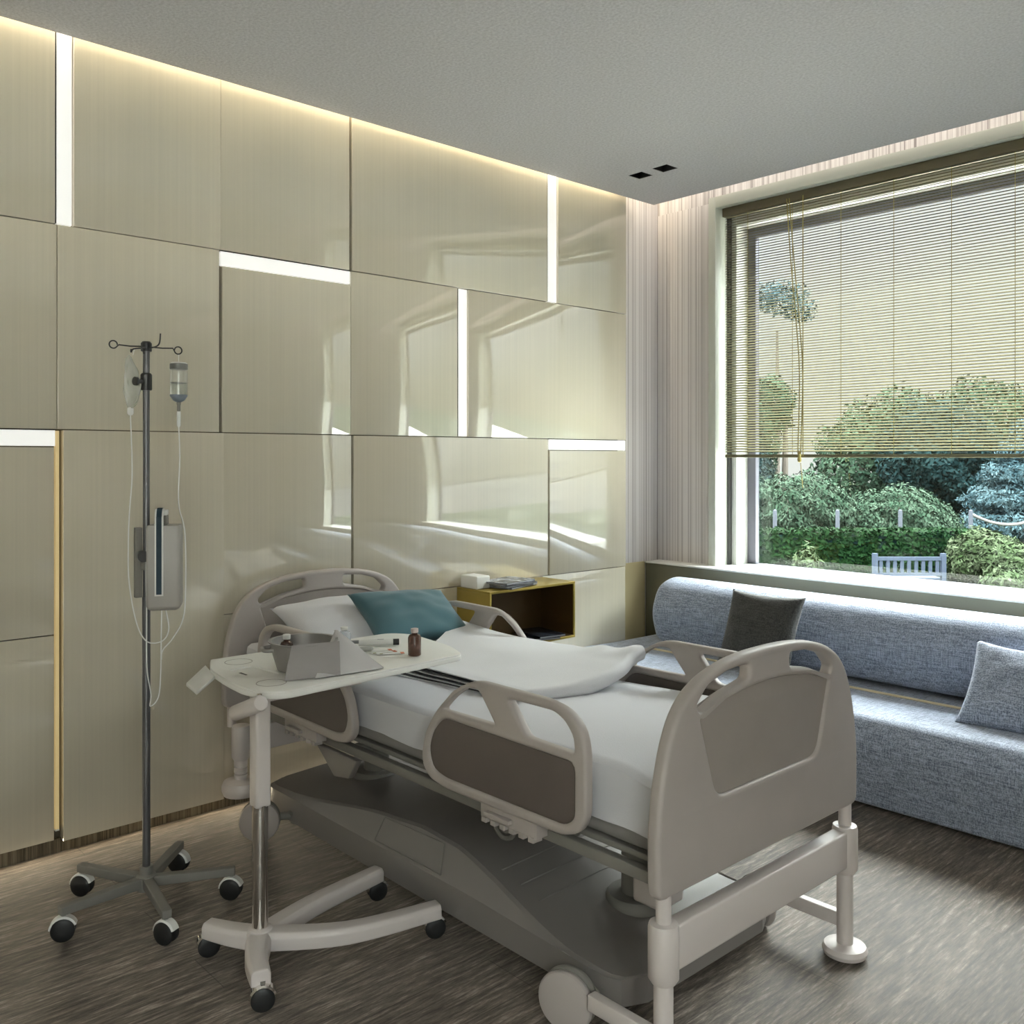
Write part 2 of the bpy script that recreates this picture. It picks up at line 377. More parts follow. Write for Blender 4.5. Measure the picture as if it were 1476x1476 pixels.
# panels of the wall: (y0, y1, z0, z1, proud)
g = .0035
Z0, Z1, Z2, Z3, Z4 = .048, .80, 1.551, 2.302, 3.045
rows = [
 # top row
 (RY, -3.40, Z3, Z4, 0, 0), (-3.342, -2.768, Z3, Z4, .002, 0), (-2.768, -2.146, Z3, Z4, 0, 0), (-2.140, -.882, Z3, Z4, .003, 1), (-.803, -.222, Z3, Z4, .003, 1),
 # second row
 (RY, -3.397, Z2, Z3, 0, 0), (-3.397, -2.772, Z2, Z3, .003, 0), (-2.764, -2.142, Z2, Z3-.063, 0, 0), (-2.142, -1.512, Z2, Z3, 0, 1), (-1.448, -.222, Z2, Z3, .002, 1),
 # third row
 (RY, -3.402, Z1, Z2-.063, -.006, 0), (-2.756, -2.136, Z1, Z2, 0, 0), (-2.130, -.874, Z1, Z2, 0, 1), (-.866, -.222, Z1, Z2-.063, 0, 1),
 # fourth row
 (RY, -3.402, Z0, Z1, -.006, 0), (-2.756, -1.52, Z0, Z1, -.004, 0), (-1.52, -.222, Z0, Z1, -.004, 0),
 # tall door-like panel
 (-3.382, -2.757, Z0-.005, Z2, .014, 0)]
THIN = [(-2.768, Z3), (-2.142, Z2), (-3.397, Z2), (-1.52, Z0), (-2.756, Z1)]
for y0, y1, z0, z1, pr, wv in rows:
    gl = next((.0012 for ty, tz in THIN if abs(y0-ty) < .002 and abs(z0-tz) < .01), g); gr = next((.0012 for ty, tz in THIN if abs(y1-ty) < .002 and abs(z0-tz) < .01), g)
    box('wall_panel', -.03, pr, y0+(gl if y0 > RY else 0), y1-gr, z0+g*.6, z1-g*.6, PANEL_W if wv else PANEL, wl, bevel=.001)
bb = MB().box(-.034, -.012, RY, -.222, 0, .05)
struct(bb.build('baseboard_left', SKIRT))
for nm, (y0, y1, z0, z1, lab) in {
  'a': (-3.398, -3.344, Z3+.004, Z4, 'upright white light strip at the far left, reaching up to the ceiling'),
  'b': (-2.765, -2.143, Z3-.060, Z3-.003, 'horizontal white light strip above the infusion stand, in the second panel row'),
  'c': (-1.508, -1.450, Z2+.004, Z3-.003, 'upright white light strip in the second panel row, middle of the wall'),
  'd': (-.876, -.806, Z3+.004, Z4, 'upright white light strip near the window corner, reaching up to the ceiling'),
  'e': (-3.9, -3.402, Z2-.060, Z2-.003, 'horizontal white light strip at the left edge of the photo, at eye height'),
  'f': (-.862, -.224, Z2-.060, Z2-.003, 'horizontal white light strip near the window corner, above the bedside shelf')}.items():
    ls = thing('wall_light', (-.02, (y0+y1)/2, z0), lab, 'light', 'white light strips set between the wall panels')
    box('diffuser', -.028, -.006, y0, y1, z0, z1, LEDW, ls)
    f_ = MB(); vert = (z1-z0) > (y1-y0)
    if vert: f_.box(-.03, -.003, y0-.003, y0, z0, z1)
    else: f_.box(-.03, -.003, y0, y1, z1, z1+.003)
    f_.build('edge_strip', DARK, ls)
sl = thing('wall_light', (-.02, -3.3925, .08), 'narrow warm glowing slit beside the tall wall panel, running down to the skirting', 'light')
box('diffuser', -.03, -.012, -3.399, -3.386, .085, Z2-.004, LEDY, sl)
box('end_cap', -.03, -.011, -3.399, -3.386, .079, .085, WHITEP, sl)

# window wall: parapet, striped wall left of the opening, upper strip, window
struct(box('wall_back', -.1, .374, .2, .50, .8, 2.98, STRIPE))
struct(box('trim_1', -.1, RX, .2, .50, 2.98, 3.3, STRIPE))
struct(box('trim_2', -.092, RX, .07, .50, 0, .792, PARA, bevel=.004))
m_ = MB(); m_.box(RX, RX+.2, RY, -6.7, 0, 3.3).box(RX, RX+.2, -4.6, .75, 0, 3.3).box(RX, RX+.2, -6.7, -4.6, 0, .1).box(RX, RX+.2, -6.7, -4.6, 2.95, 3.3)
struct(m_.build('wall_right', STRIPE))
w2 = bpy.data.objects.new('fill_window', None); C.objects.link(w2); w2.location = (RX+.1, -5.65, .4); ORG['fill_window'] = Vector((RX+.1, -5.65, .4)); struct(w2)  # unseen window added in the right wall to bring in fill daylight
m_ = MB()
for y in (-6.7, -5.67, -4.65): m_.box(RX+.07, RX+.13, y, y+.05, .1, 2.95)
m_.box(RX+.07, RX+.13, -6.65, -4.65, .1, .15).box(RX+.07, RX+.13, -6.65, -4.65, 2.9, 2.95)
m_.build('window_frame', FRAME_W, w2); box('glass_pane', RX+.097, RX+.103, -6.65, -4.65, .15, 2.9, GLASS, w2)
struct(box('wall_front', -.3, RX+.2, RY-.2, RY, 0, 3.3, WALLP))
win = bpy.data.objects.new('window_1', None); C.objects.link(win); win.location = (2.7, .3, .8); ORG['window_1'] = Vector((2.7, .3, .8)); struct(win)
WX1 = 3.0
t_ = MB(); t_.box(.324, .374, .15, .27, .8, 2.997); t_.box(.374, WX1, .15, .27, 2.932, 2.997); t_.box(WX1, WX1+.05, .15, .27, .8, 2.997)
t_.build('window_trim', TRIM, win, bevel=.002)
t_ = MB(); t_.box(.36, .387, .27, .30, .8, 2.95); t_.box(.387, WX1, .27, .30, 2.90, 2.95)
t_.build('gasket', DARK, win)
t_ = MB(); t_.box(.36, .42, .30, .42, .8, 2.93); t_.box(.42, WX1, .30, .42, 2.84, 2.93); t_.box(WX1, WX1+.05, .27, .42, .8, 2.93); t_.box(.42, WX1, .30, .42, .79, .803)
t_.build('window_frame', FRAME_W, win, bevel=.003)
t_ = MB(); t_.box(.36, .475, .42, .46, .8, 2.93); t_.box(.475, WX1, .42, .46, 2.78, 2.93); t_.box(.475, WX1, .42, .46, .79, .806); t_.box(WX1-.05, WX1+.05, .42, .46, .8, 2.93)
t_.build('window_sash', FRAME_L, win, bevel=.003)
box('glass_pane', .475, WX1-.05, .452, .458, .806, 2.78, GLASS, win)
box('sill', -.09, WX1+.3, .055, .30, .792, .802, SILL, win, bevel=.003)
struct(box('wall_back', WX1+.05, RX, .2, .50, .8, 3.0, STRIPE))

# venetian blind
bl = thing('venetian_blind', (2.6, .21, 1.45), 'olive venetian blind let down over the upper part of the window', 'blind')
BX0, BX1 = .405, 2.98
s_ = MB(); n_sl = 94; zt = 2.87; zb = 1.484
for i in range(n_sl):
    z = zb + (zt-zb)*i/(n_sl-1)
    Mx = Matrix.Translation((0, .215, z)) @ Matrix.Rotation(math.radians(25), 4, 'X')
    s_.box(BX0, BX1, -.0098, .0098, -.0007, .0007, Mx)
s_.build('slats', BLIND, bl)
box('head_rail', BX0-.01, BX1+.01, .19, .24, 2.878, 2.93, mat('dark_olive_rail', (.10, .085, .045), .5), bl, bevel=.003)
box('bottom_rail', BX0, BX1, .203, .227, 1.448, 1.466, BLIND, bl, bevel=.004)
for k in range(16):
    x = .56 + k*.29
    if x < BX1: box('ladder_cord', x-.0012, x+.0012, .2065, .2085, 1.46, 2.88, CORD, bl)
def curve_pts(ps, n=10):
    out = []; P_ = [Vector(ps[0])]+[Vector(p) for p in ps]+[Vector(ps[-1])]
    for i in range(1, len(P_)-2):
        for j in range(n):
            t = j/n; a, b, c, d = P_[i-1:i+3]
            out.append(.5*((2*b)+(c-a)*t+(2*a-5*b+4*c-d)*t*t+(3*b-a-3*c+d)*t**3))
    out.append(P_[-2]); return out
MB().tube(curve_pts([(.825, .19, 2.90), (.85, .19, 2.55), (.885, .188, 2.2), (.905, .188, 1.9), (.895, .188, 1.47)]), .003).build('pull_cord', CORD, bl)
MB().tube(curve_pts([(.84, .19, 2.90), (.87, .19, 2.55), (.905, .188, 2.2), (.925, .188, 1.9), (.912, .188, 1.47)]), .003).build('pull_cord', CORD, bl)
MB().tube([(.925, .19, 2.90), (.925, .19, 1.46)], .0028).build('pull_cord', CORD, bl)
MB().lathe((.905, .188, 1.42), [(.002, 0), (.010, .006), (.012, .02), (.007, .035), (.011, .045), (.006, .06), (.002, .065)], 12).build('cord_knot', CORD, bl)
MB().tube([(.912, .188, 1.42), (.925, .188, 1.28)], .0022).build('cord_tail', CORD, bl)

# two square downlights recessed in the ceiling
for (x0, x1), lab in zip(dl, ('square black recessed downlight nearer the panelled wall', 'square black recessed downlight farther from the panelled wall, beside its twin')):
    d_ = thing('downlight', ((x0+x1)/2, (dy0+dy1)/2, 2.99), lab, 'downlight', 'pair of square downlights in the ceiling')
    m_ = MB(); t = .004
    m_.box(x0, x0+t, dy0, dy1, 2.991, 3.09); m_.box(x1-t, x1, dy0, dy1, 2.991, 3.09); m_.box(x0+t, x1-t, dy0, dy0+t, 2.991, 3.09); m_.box(x0+t, x1-t, dy1-t, dy1, 2.991, 3.09); m_.box(x0, x1, dy0, dy1, 3.09, 3.1)
    m_.build('housing', DARK, d_)
    MB().lathe(((x0+x1)/2, (dy0+dy1)/2, 3.05), [(.03, 0), (.034, .02), (.034, .035)], 20).build('lamp_lens', mat('dark_lens', (.03, .03, .03), .15), d_)

# ------------------------------------------------------------------ hospital bed
bed = thing('hospital_bed', (1.2, -2.33, 0), 'grey adjustable hospital bed with side rails, standing head end against the panelled wall', 'bed')
YC = -2.34
BOARD_I = mat('board_insert', (.31, .275, .25), .5, vary=.04)
def end_board(xc, nm):
    hw = [(.46, .44), (.462, .60), (.447, .70), (.425, .78), (.395, .845), (.35, .893), (.28, .928), (.19, .950), (.10, .959)]
    out = [(YC-a, z) for a, z in hw]+[(YC, .961)]+[(YC+a, z) for a, z in reversed(hw)]
    out = [Vector((a, b, 0)) for a, b in out]
    oo = round_poly([(p.x, p.y) for p in out], [.03, .05]+[.03]*(len(out)-4)+[.05, .03], 3)
    holes = []
    for s in (-1, 1):
        h = [(.095, .893), (.095, .931), (.19, .925), (.27, .903), (.315, .862), (.298, .838), (.20, .874)]
        holes.append(round_poly([(YC+s*a, z) for a, z in h], [.014]*7, 3))
    ins = [(-.215, .628), (-.265, .68), (-.305, .825), (-.20, .855), (-.08, .871), (0, .874), (.08, .871), (.20, .855), (.305, .825), (.265, .68), (.215, .628)]
    ins = [(-.235, .628), (-.300, .828), (-.20, .856), (-.08, .871), (0, .874), (.08, .871), (.20, .856), (.300, .828), (.235, .628)]
    io = round_poly([(YC+a, z) for a, z in ins], [.04, .006, .02, .02, .02, .02, .02, .006, .04], 5)
    b_ = plate(nm, oo, holes+[io], xc-.019, xc+.019, .012, YZ, PLASTIC, bed)
    ii = round_poly([(YC+a*1.004, z) for a, z in ins], [.04, .006, .02, .02, .02, .02, .02, .006, .04], 5)
    plabel(plate('insert_panel', ii, [], xc-.010, xc+.010, .001, YZ, BOARD_I, b_), 'darker warm grey insert')
    for s in (-1, 1):
        MB().cyl((xc, YC+s*.42, .36), (xc, YC+s*.42, .46), .018).build('board_post', METAL_W, b_)
    return b_
end_board(2.285, 'footboard'); end_board(.085, 'headboard')
def beam(xc, nm, leg_to, sgn):
    m_ = MB().box(xc-.022, xc+.022, YC-.42, YC+.42, .268, .372)
    b_ = m_.build(nm, METAL_W, bed, bevel=.006)
    for s in (-1, 1):
        y = YC+s*.42
        MB().lathe((xc, y, .245), [(.028, 0), (.036, .012), (.036, .125), (.033, .136), (.02, .138)], 28).build('corner_collar', METAL_W, b_)
        if leg_to is not None:
            MB().cyl((xc, y, leg_to+.03), (xc, y, .25), .023).build('outrigger_leg', METAL_W, b_)
            MB().lathe((xc, y, leg_to), [(.045, 0), (.060, .006), (.064, .018), (.058, .03), (.03, .036)], 36).build('foot_pad', METAL_W, b_)
            MB().box(2.06, xc, y-.014, y+.014, .085, .125).build('side_bar', METAL_W, b_, bevel=.003)
        else:
            MB().lathe((xc, y, .135), [(.04, -.03), (.066, -.026), (.074, -.008), (.074, .008), (.066, .026), (.03, .03), (.022, .034), (.026, .045), (.026, .052), (.021, .056), (.026, .06), (.026, .075), (.021, .08), (.026, .085), (.026, .11)], 32).build('bumper_roller', METAL_W, b_)
    return b_
beam(2.285, 'foot_crossbeam', .004, 1); beam(.165, 'head_crossbeam', None, -1)

# base cover
def h_arch(x):
    t = [(.2, .150), (.42, .160), (1.0, .232), (1.2, .246), (1.38, .24), (1.92, .135), (2.12, .128)]
    for (a, ha), (b, hb) in zip(t, t[1:]):
        if x <= b: k = (x-a)/(b-a); k = k*k*(3-2*k)*.4+k*.6; return ha+(hb-ha)*k
    return .128
bc = MB(); N = 60; secs = []
for i in range(N+1):
    x = .21 + (2.11-.21)*i/N
    e = min(x-.21, 2.11-x); r = .09; ins = r-math.sqrt(max(0, r*r-(r-min(e, r))**2)) if e < r else 0
    hz = h_arch(x); hb = min(.150, hz-.002) if hz > .14 else hz-.004; hb = .148-.02*max(0, (x-1.5)/.6); hb = min(hb, hz-.002)
    n_, f_ = -2.69+ins, -1.985-ins; inn = .004+.55*max(0, hz-hb)
    secs.append([(x, n_, .058), (x, n_, hb), (x, n_+inn, hz-.006), (x, n_+inn+.012, hz), (x, (n_+f_)/2, hz+.012), (x, f_-inn-.012, hz), (x, f_-inn, hz-.006), (x, f_, hb), (x, f_, .058)])
K = 9; vs = [p for s in secs for p in s]; fs = [(i*K+k, i*K+k+1, (i+1)*K+k+1, (i+1)*K+k) for i in range(N) for k in range(K-1)]
fs += [(i*K+K-1, i*K, (i+1)*K, (i+1)*K+K-1) for i in range(N)]; fs += [tuple(range(K)), tuple(N*K+k for k in range(K-1, -1, -1))]
bc.add(vs, fs); cov = bc.build('base_cover', COVER, bed, ang=24)
# service hatch outline on the near slope and ribs on top
def slope_pt(x, t):
    hz = h_arch(x); hb = min(.148-.02*max(0, (x-1.5)/.6), hz-.002); inn = .004+.55*(hz-hb)
    return Vector((x, -2.69+inn*t-.0025, hb+(hz-.006-hb)*t+.001))
rib = MB()
P4 = [slope_pt(1.0, .95), slope_pt(1.32, .95), slope_pt(1.36, .12), slope_pt(1.0, .12)]
for a_, b_ in zip(P4, P4[1:]+P4[:1]): rib.tube([a_, b_], .0016, 6)
plabel(rib.build('service_hatch', METAL_G, cov), 'outlined service hatch on the near side')
for k, x in enumerate((1.55, 1.63, 1.71)):
    MB().tube([(x, -2.60, h_arch(x)+.003), (x, -2.34, h_arch(x)+.0115), (x, -2.06, h_arch(x)+.003)], .003, 6).build('cover_rib', COVER, cov)
# lift columns
for x in (.50, 1.86):
    m_ = MB().lathe((x, -2.34, h_arch(x)), [(.098, 0), (.098, .018), (.088, .032), (.05, .034), (.05, .26)], 40)
    m_.build('lift_column', METAL_G, bed)
box('actuator_block', 1.92, 2.02, -2.44, -2.33, .20, .28, METAL_W, bed, bevel=.012)
MB().cyl((1.45, -2.5, .30), (1.45, -2.46, .30), .035).tube([(1.45+.05*math.cos(a), -2.5, .30+.05*math.sin(a)) for a in [i*2*PI/20 for i in range(20)]], .008, 8, closed=True).cyl((1.45, -2.48, .3), (1.45, -2.34, .42), .018).build('motor', METAL_G, bed)
# deck frame
fr = MB()
for y in (-2.71, -1.975): fr.box(.12, 2.27, y-.014, y+.014, .432, .462)
for x in (.3, .9, 1.4, 1.86, 2.2): fr.box(x, x+.04, -2.70, -1.98, .43, .465)
fr.build('deck_frame', METAL_G, bed, bevel=.003)
box('deck_platform', .14, 2.25, -2.69, -1.99, .466, .482, METAL_G, bed, bevel=.004)
for y, s in ((-2.735, 1), (-1.95, -1)):
    br = MB(); br.prism([(.72, .43), (.98, .43), (.93, .36), (.84, .345)], y-.01, y+.015, XZ); br.build('deck_bracket', COVER, bed, bevel=.004)
# side rails
ro = [(1.387, .565), (1.405, .635), (1.455, .705), (1.53, .772), (1.60, .812), (1.65, .825), (1.93, .826), (2.00, .812), (2.045, .775), (2.060, .72), (2.060, .56), (2.035, .515), (1.98, .492), (1.50, .485), (1.425, .497), (1.392, .53)]
h1 = [(1.485, .712), (1.545, .768), (1.595, .797), (1.650, .800), (1.722, .716)]
h2 = [(1.772, .800), (1.945, .801), (1.985, .785), (2.015, .752), (2.020, .708), (1.845, .712)]
ri = [(1.420, .585), (1.440, .640), (1.490, .690), (2.020, .686), (2.020, .548), (1.985, .520), (1.50, .517), (1.440, .530)]
def rail(y, flip, nm='side_rail'):
    fx = (lambda x: 2.40-x) if flip else (lambda x: x)
    FN = lambda u, v, w: Vector((fx(u), w, v))
    r_ = plate(nm, round_poly(ro, .03, 3), [round_poly(h1, .014, 3), round_poly(h2, .016, 3), round_poly(ri, .025, 3)], y-.016, y+.016, .010, FN, PLASTIC, bed)
    plabel(plate('insert_panel', round_poly(ri, .025, 3), [], y-.009, y+.009, .001, FN, PLASTIC_D, r_), 'brownish grey insert')
    inward = 1 if y < YC else -1
    x0, x1 = sorted((fx(1.645), fx(1.87)))
    m_ = MB().box(x0, x1, min(y, y+.05*inward), max(y, y+.05*inward), .445, .488)
    for k in range(6): m_.box(x0+.006+k*.038, x0+.026+k*.038, min(y-.004*inward, y+.03*inward), max(y-.004*inward, y+.03*inward), .433, .447)
    m_.box(x0+.03, x0+.13, min(y-.016*inward, y+.01*inward), max(y-.016*inward, y+.01*inward), .458, .470)
    m_.build('rail_latch', PLASTIC, r_, bevel=.0015)
rail(-2.765, False); rail(-2.765, True); rail(-1.915, False); rail(-1.915, True)
# bed casters
def bed_caster(x, y, ang, sx, sy):
    c_ = MB(); n_ = Vector((math.cos(ang), math.sin(ang), 0)); c = Vector((x, y, .0765))
    prof = [(.02, -.024), (.055, -.022), (.072, -.012), (.0755, -.002), (.0755, .002), (.072, .008), (.058, .012), (.02, .014)]
    o = c_.lathe(c, prof, 40, n_).build('caster', PLASTIC, bed)
    MB().lathe((x, y, .0765)-n_*0 if False else c-n_*.028, prof, 40, n_).build('caster_inner_wheel', METAL_G, o)
    MB().cyl((sx, sy, .05), (sx, sy, .125), .028).lathe((sx, sy, .085), [(.034, 0), (.034, .012), (.028, .014)], 24).cyl(c-n_*.03, (sx, sy, .0765), .014).build('caster_stem', METAL_G, o)
bed_caster(.40, -2.80, math.radians(-35), .44, -2.66)
bed_caster(1.985, -2.775, math.radians(-72), 2.03, -2.655)
bed_caster(2.02, -1.935, math.radians(60), 1.98, -2.04)
bed_caster(.36, -1.93, math.radians(120), .36, -2.05)

# mattress and bedding
mat_ = MB().box(.125, 2.245, -2.70, -1.975, .484, .612).build('mattress', MATT, None, bevel=.05, seg=5)
tag(mat_, 'grey mattress lying on the bed deck under the white sheet', 'mattress')
def smooth(t): t = max(0, min(1, t)); return t*t*(3-2*t)
def sheet_fn(x0, x1, ztop, hem, yn, yf, bulge=.010):
    L = .15
    def f(u, v):
        x = x0+(x1-x0)*u
        W = (yf-yn); s = v*(W+2*L)-L; r = .014
        hm = hem + .003*math.sin(x*19)+.006*nz(x, 3, 0, 9)
        zt = ztop(x)
        if s < -r:
            y = yn - .002 - .008*nz(x, s, 1, 5)*smooth((-s)/L); z = zt - r - (zt-r-hm)*((-s-r)/(L-r))
        elif s > W+r:
            q = s-W; y = yf + .002 + .006*nz(x, s, 2, 5); z = zt - r - (zt-r-hm)*((q-r)/(L-r))
        else:
            k = (s+r)/(W+2*r); y = yn+(yf-yn)*k; e = min(s+r, W+r-s)
            z = zt - (r-math.sqrt(max(0, r*r-(r-min(e, r))**2))) if e < r else zt
            z += bulge*math.sin(PI*k)+.003*nz(x, y, 0, 5)*smooth(e/.1)+.004*nz(x, y, 4, 2.3)*smooth(e/.1)
        return Vector((x, y, z))
    return f
zt_ = lambda x: .655 + .030*smooth((x-1.2)/.9) - .02*smooth((x-2.1)/.12) + .035*smooth((.6-x)/.5)
sh = MB().grid(150, 70, sheet_fn(.13, 2.235, zt_, .540, -2.712, -1.963)).build('bed_sheet', SHEET, None, solid=-.003)
tag(sh, 'smooth white bed sheet hanging over both sides of the mattress', 'sheet')

def pillow_mesh(w_, h_, t_, M, seed=0, n=34, wr=.010, pinch=.08, power=.42):
    m_ = MB()
    for sgn in (1, -1):
        def f(u, v):
            a, b = u*2-1, v*2-1
            x = w_/2*a*(1-pinch*(1-b*b)); y = h_/2*b*(1-pinch*(1-a*a))
            th = max(0, (1-a*a)*(1-b*b))**power
            z = sgn*(t_/2*th) + wr*noise.noise(Vector((a*2.2+seed, b*2.2, sgn*3)))*th
            return M @ Vector((x, y, z))
        m_.grid(n, n, f)
    return m_
def build_pillow(name, m_, material, label, cat, group=None, piping=None):
    me = bpy.data.meshes.new(name); me.from_pydata(m_.v, [], m_.f)
    bm = bmesh.new(); bm.from_mesh(me); bmesh.ops.remove_doubles(bm, verts=bm.verts, dist=1e-4); bmesh.ops.recalc_face_normals(bm, faces=bm.faces)
    for f in bm.faces: f.smooth = True
    bm.to_mesh(me); bm.free()
    return tag(finish(name, me, material), label, cat, group)
def frame(c, xa, ya):
    xa = Vector(xa).normalized(); ya = Vector(ya); ya = (ya-xa*ya.dot(xa)).normalized(); za = xa.cross(ya)
    M = Matrix((xa, ya, za)).transposed().to_4x4(); M.translation = Vector(c); return M
build_pillow('pillow', pillow_mesh(.66, .44, .15, frame((.345, -2.29, .752), (0, 1, 0), (-.93, 0, .34)), 3, wr=.02, pinch=.03), SHEET, 'large white pillow leaning on the headboard, behind the teal cushion', 'pillow')
build_pillow('cushion', pillow_mesh(.46, .32, .13, frame((.49, -2.16, .790), (.10, 1, -.05), (-.86, -.05, .50)), 5, wr=.012), TEAL, 'teal cushion lying on the head end of the bed against the white pillow', 'cushion')

# folded blanket
def sheet_z(x, y): return zt_(x)+.010*math.sin(PI*max(0, min(1, (y+2.712)/.75)))
def blanket(dz, off, full):
    def f(u, v):
        xl = .88-.36*v - off*.9; xr = 1.455+.10*math.sin(PI*min(1, v*1.15)*.75)*(1 if full else .97)
        ue = min(u, .90)/.90 if full else u
        x = xl+(xr-xl)*ue*(1 if full else .955); y = -2.445 + .515*v - off*(1-u)*(1-v)
        lift = .052*smooth((v-.1)/.9) + .012*math.sin(x*5)*smooth((v-.5)/.5) + .006*smooth((v-.8)/.2)*math.sin(x*34)*smooth((x-1.1)/.3)
        z = sheet_z(x, y)+.003+(dz+lift)*(1 if full else .5*(1+dz/.03)) + .004*nz(x, y, 0, 6)
        z += .022*smooth((v-.75)/.25)*smooth((ue-.7)/.3)
        if full and u > .90:                       # the rounded fold at the foot side rolls under
            a = (u-.90)/.10*PI; h = min(z-sheet_z(x, y)-.002, .045); x += h*.4*math.sin(a)+.004; z -= h*.5*(1-math.cos(a))
        if full and v < .05: z -= .002
        return Vector((x, y, z))
    return f
bk = thing('folded_blanket', (1.1, -2.2, .67), 'white blanket folded in layers and laid across the middle of the bed', 'blanket')
MB().grid(80, 50, blanket(.030, 0, True)).build('top_fold', BLANKET, bk, solid=-.004)
EDGE = mat('dark_blanket_fold', (.05, .05, .055), .9)  # every other lower fold is dark grey
for k in range(6):
    o = MB().grid(50, 24, blanket(.0235-.0044*k, .012+.013*k, False)).build('lower_fold', EDGE if k % 2 == 0 else BLANKET, bk, solid=-.0012)
    if k % 2 == 0: plabel(o, 'dark grey fold')

# ------------------------------------------------------------------ sofa under the window
sofa = thing('sofa', (2.4, -.3, 0), 'long blue-grey woven window sofa with a bolster back, below the window', 'sofa')
def profile_loft(name, prof, x0, x1, material, parent, nseg=40, end=.06, wob=0):
    m_ = MB(); cx = sum(p[0] for p in prof)/len(prof); cz = sum(p[1] for p in prof)/len(prof); n = len(prof); rows_ = []
    xs_ = [x0+end*(1-math.cos(PI/2*i/6)) for i in range(7)]+[x0+end+(x1-x0-2*end)*i/nseg for i in range(1, nseg)]+[x1-end*(1-math.cos(PI/2*i/6)) for i in range(6, -1, -1)]
    for x in xs_:
        e = min(x-x0, x1-x); k = math.sqrt(max(0, 1-(1-min(e, end)/end)**2)); s = end*.9*(1-k)
        rows_.append([(x, py + (cy_-py)/max(.001, math.hypot(cy_-py, cz-pz))*s, pz+(cz-pz)/max(.001, math.hypot(cy_-py, cz-pz))*s) for py, pz in prof for cy_ in (cx,)])
    vs = [p for r in rows_ for p in r]; R_ = len(rows_)
    fs = [(i*n+k, i*n+(k+1) % n, (i+1)*n+(k+1) % n, (i+1)*n+k) for i in range(R_-1) for k in range(n)]+[tuple(range(n)), tuple((R_-1)*n+k for k in range(n-1, -1, -1))]
    m_.add(vs, fs); return m_.build(name, material, parent, ang=50)
seat = round_poly([(.06, .01), (-.785, .01), (-.862, .285), (-.815, .385), (-.36, .372), (.06, .365)], [.01, .02, .10, .12, .02, .01], 8)
profile_loft('seat', seat, .012, 4.9, BLUE, sofa, end=.03)
back = round_poly([(.055, .40), (-.25, .385), (-.315, .56), (-.245, .725), (-.10, .765), (.055, .70)], [.02, .05, .14, .12, .10, .03], 8)
profile_loft('backrest', back, .23, 4.8, BLUE, sofa, end=.07)
MB().tube([(.3, -.37, .377), (4.7, -.37, .377)], .006, 8).build('piping', mat('cream_piping', (.75, .66, .45), .6), sofa)
build_pillow('cushion', pillow_mesh(.42, .40, .13, frame((1.03, -.40, .575), (1, .0, .0), (.02, .38, .92)), 9), CHAR, 'charcoal square cushion leaning on the sofa back, behind the footboard', 'cushion')
build_pillow('cushion', pillow_mesh(.44, .38, .13, frame((2.28, -.47, .515), (1, .08, -.06), (.08, .60, .79)), 12), BLUE, 'blue-grey cushion leaning on the sofa at the right edge of the photo', 'cushion')

# ------------------------------------------------------------------ bedside shelf box
shf = thing('bedside_shelf', (.125, -1.23, .505), 'olive brass open shelf box fixed to the wall beyond the bed', 'shelf')
X0, X1, Y0, Y1, ZB, ZT, t = .001, .252, -1.52, -.925, .505, .798, .012
m_ = MB(); m_.box(X0, X1, Y0, Y1, ZT-t, ZT); m_.box(X0, X1, Y0, Y1, ZB, ZB+t); m_.box(X0, X1, Y0, Y0+t, ZB+t, ZT-t); m_.box(X0, X1, Y1-t, Y1, ZB+t, ZT-t)
m_.build('casing', BRASS, shf, bevel=.001)
m_ = MB(); q = .0015; m_.box(X0, X0+.008, Y0+t, Y1-t, ZB+t, ZT-t); m_.box(X0, X1-.006, Y0+t, Y0+t+q, ZB+t, ZT-t); m_.box(X0, X1-.006, Y1-t-q, Y1-t, ZB+t, ZT-t); m_.box(X0, X1-.006, Y0+t, Y1-t, ZT-t-q, ZT-t); m_.box(X0, X1-.006, Y0+t, Y1-t, ZB+t, ZB+t+q)
plabel(m_.build('lining', BRASS_I, shf), 'dark bronze lining')
def magazine(c, rz, w_, l_, th, colr, label, group, z):
    rot = Matrix.Translation((c[0], c[1], z)) @ Matrix.Rotation(rz, 4, 'Z')
    o = thing('magazine', (c[0], c[1], z), label, 'magazine', group)
    MB().box(-w_/2+.002, w_/2-.002, -l_/2+.002, l_/2-.002, .001, th-.001, rot).build('pages', mat('page_edges', (.35, .36, .38), .6), o)
    m_ = MB().box(-w_/2, w_/2, -l_/2, l_/2, th-.001, th, rot).box(-w_/2, w_/2, -l_/2, l_/2, 0, .001, rot).box(-w_/2, -w_/2+.001, -l_/2, l_/2, 0, th, rot)
    m_.build('cover', colr, o)
def cover_mat(a, b, s):
    m, t, bs = new_mat('printed_cover')
    n, r = ramp_tex(t, (1, 1, 1), s, 3, [(.45, a), (.55, b)]); t.links.new(r.outputs['Color'], bs.inputs['Base Color']); bs.inputs['Roughness'].default_value = .25
    return m
mc = [cover_mat((.015, .018, .03), (.12, .13, .17), 14), cover_mat((.012, .012, .018), (.04, .045, .06), 9), cover_mat((.42, .43, .46), (.04, .05, .07), 16)]
gm = 'magazines piled on the bedside shelf'
z = .7985
labs = ['bottom magazine of the pile on the bedside shelf', 'second magazine from the bottom of the pile on the bedside shelf', 'third magazine from the bottom of the pile on the bedside shelf', 'top magazine with a grey and black cover on the bedside shelf pile']
for k in range(4):
    magazine((.150+.006*k, -1.29-.012*k, 0), [.25, .1, -.08, .18][k], .17, .235, .0085, mc[(k+1) % 3] if k < 3 else mc[2], labs[k], gm, z); z += .0087
z = ZB+t+.002
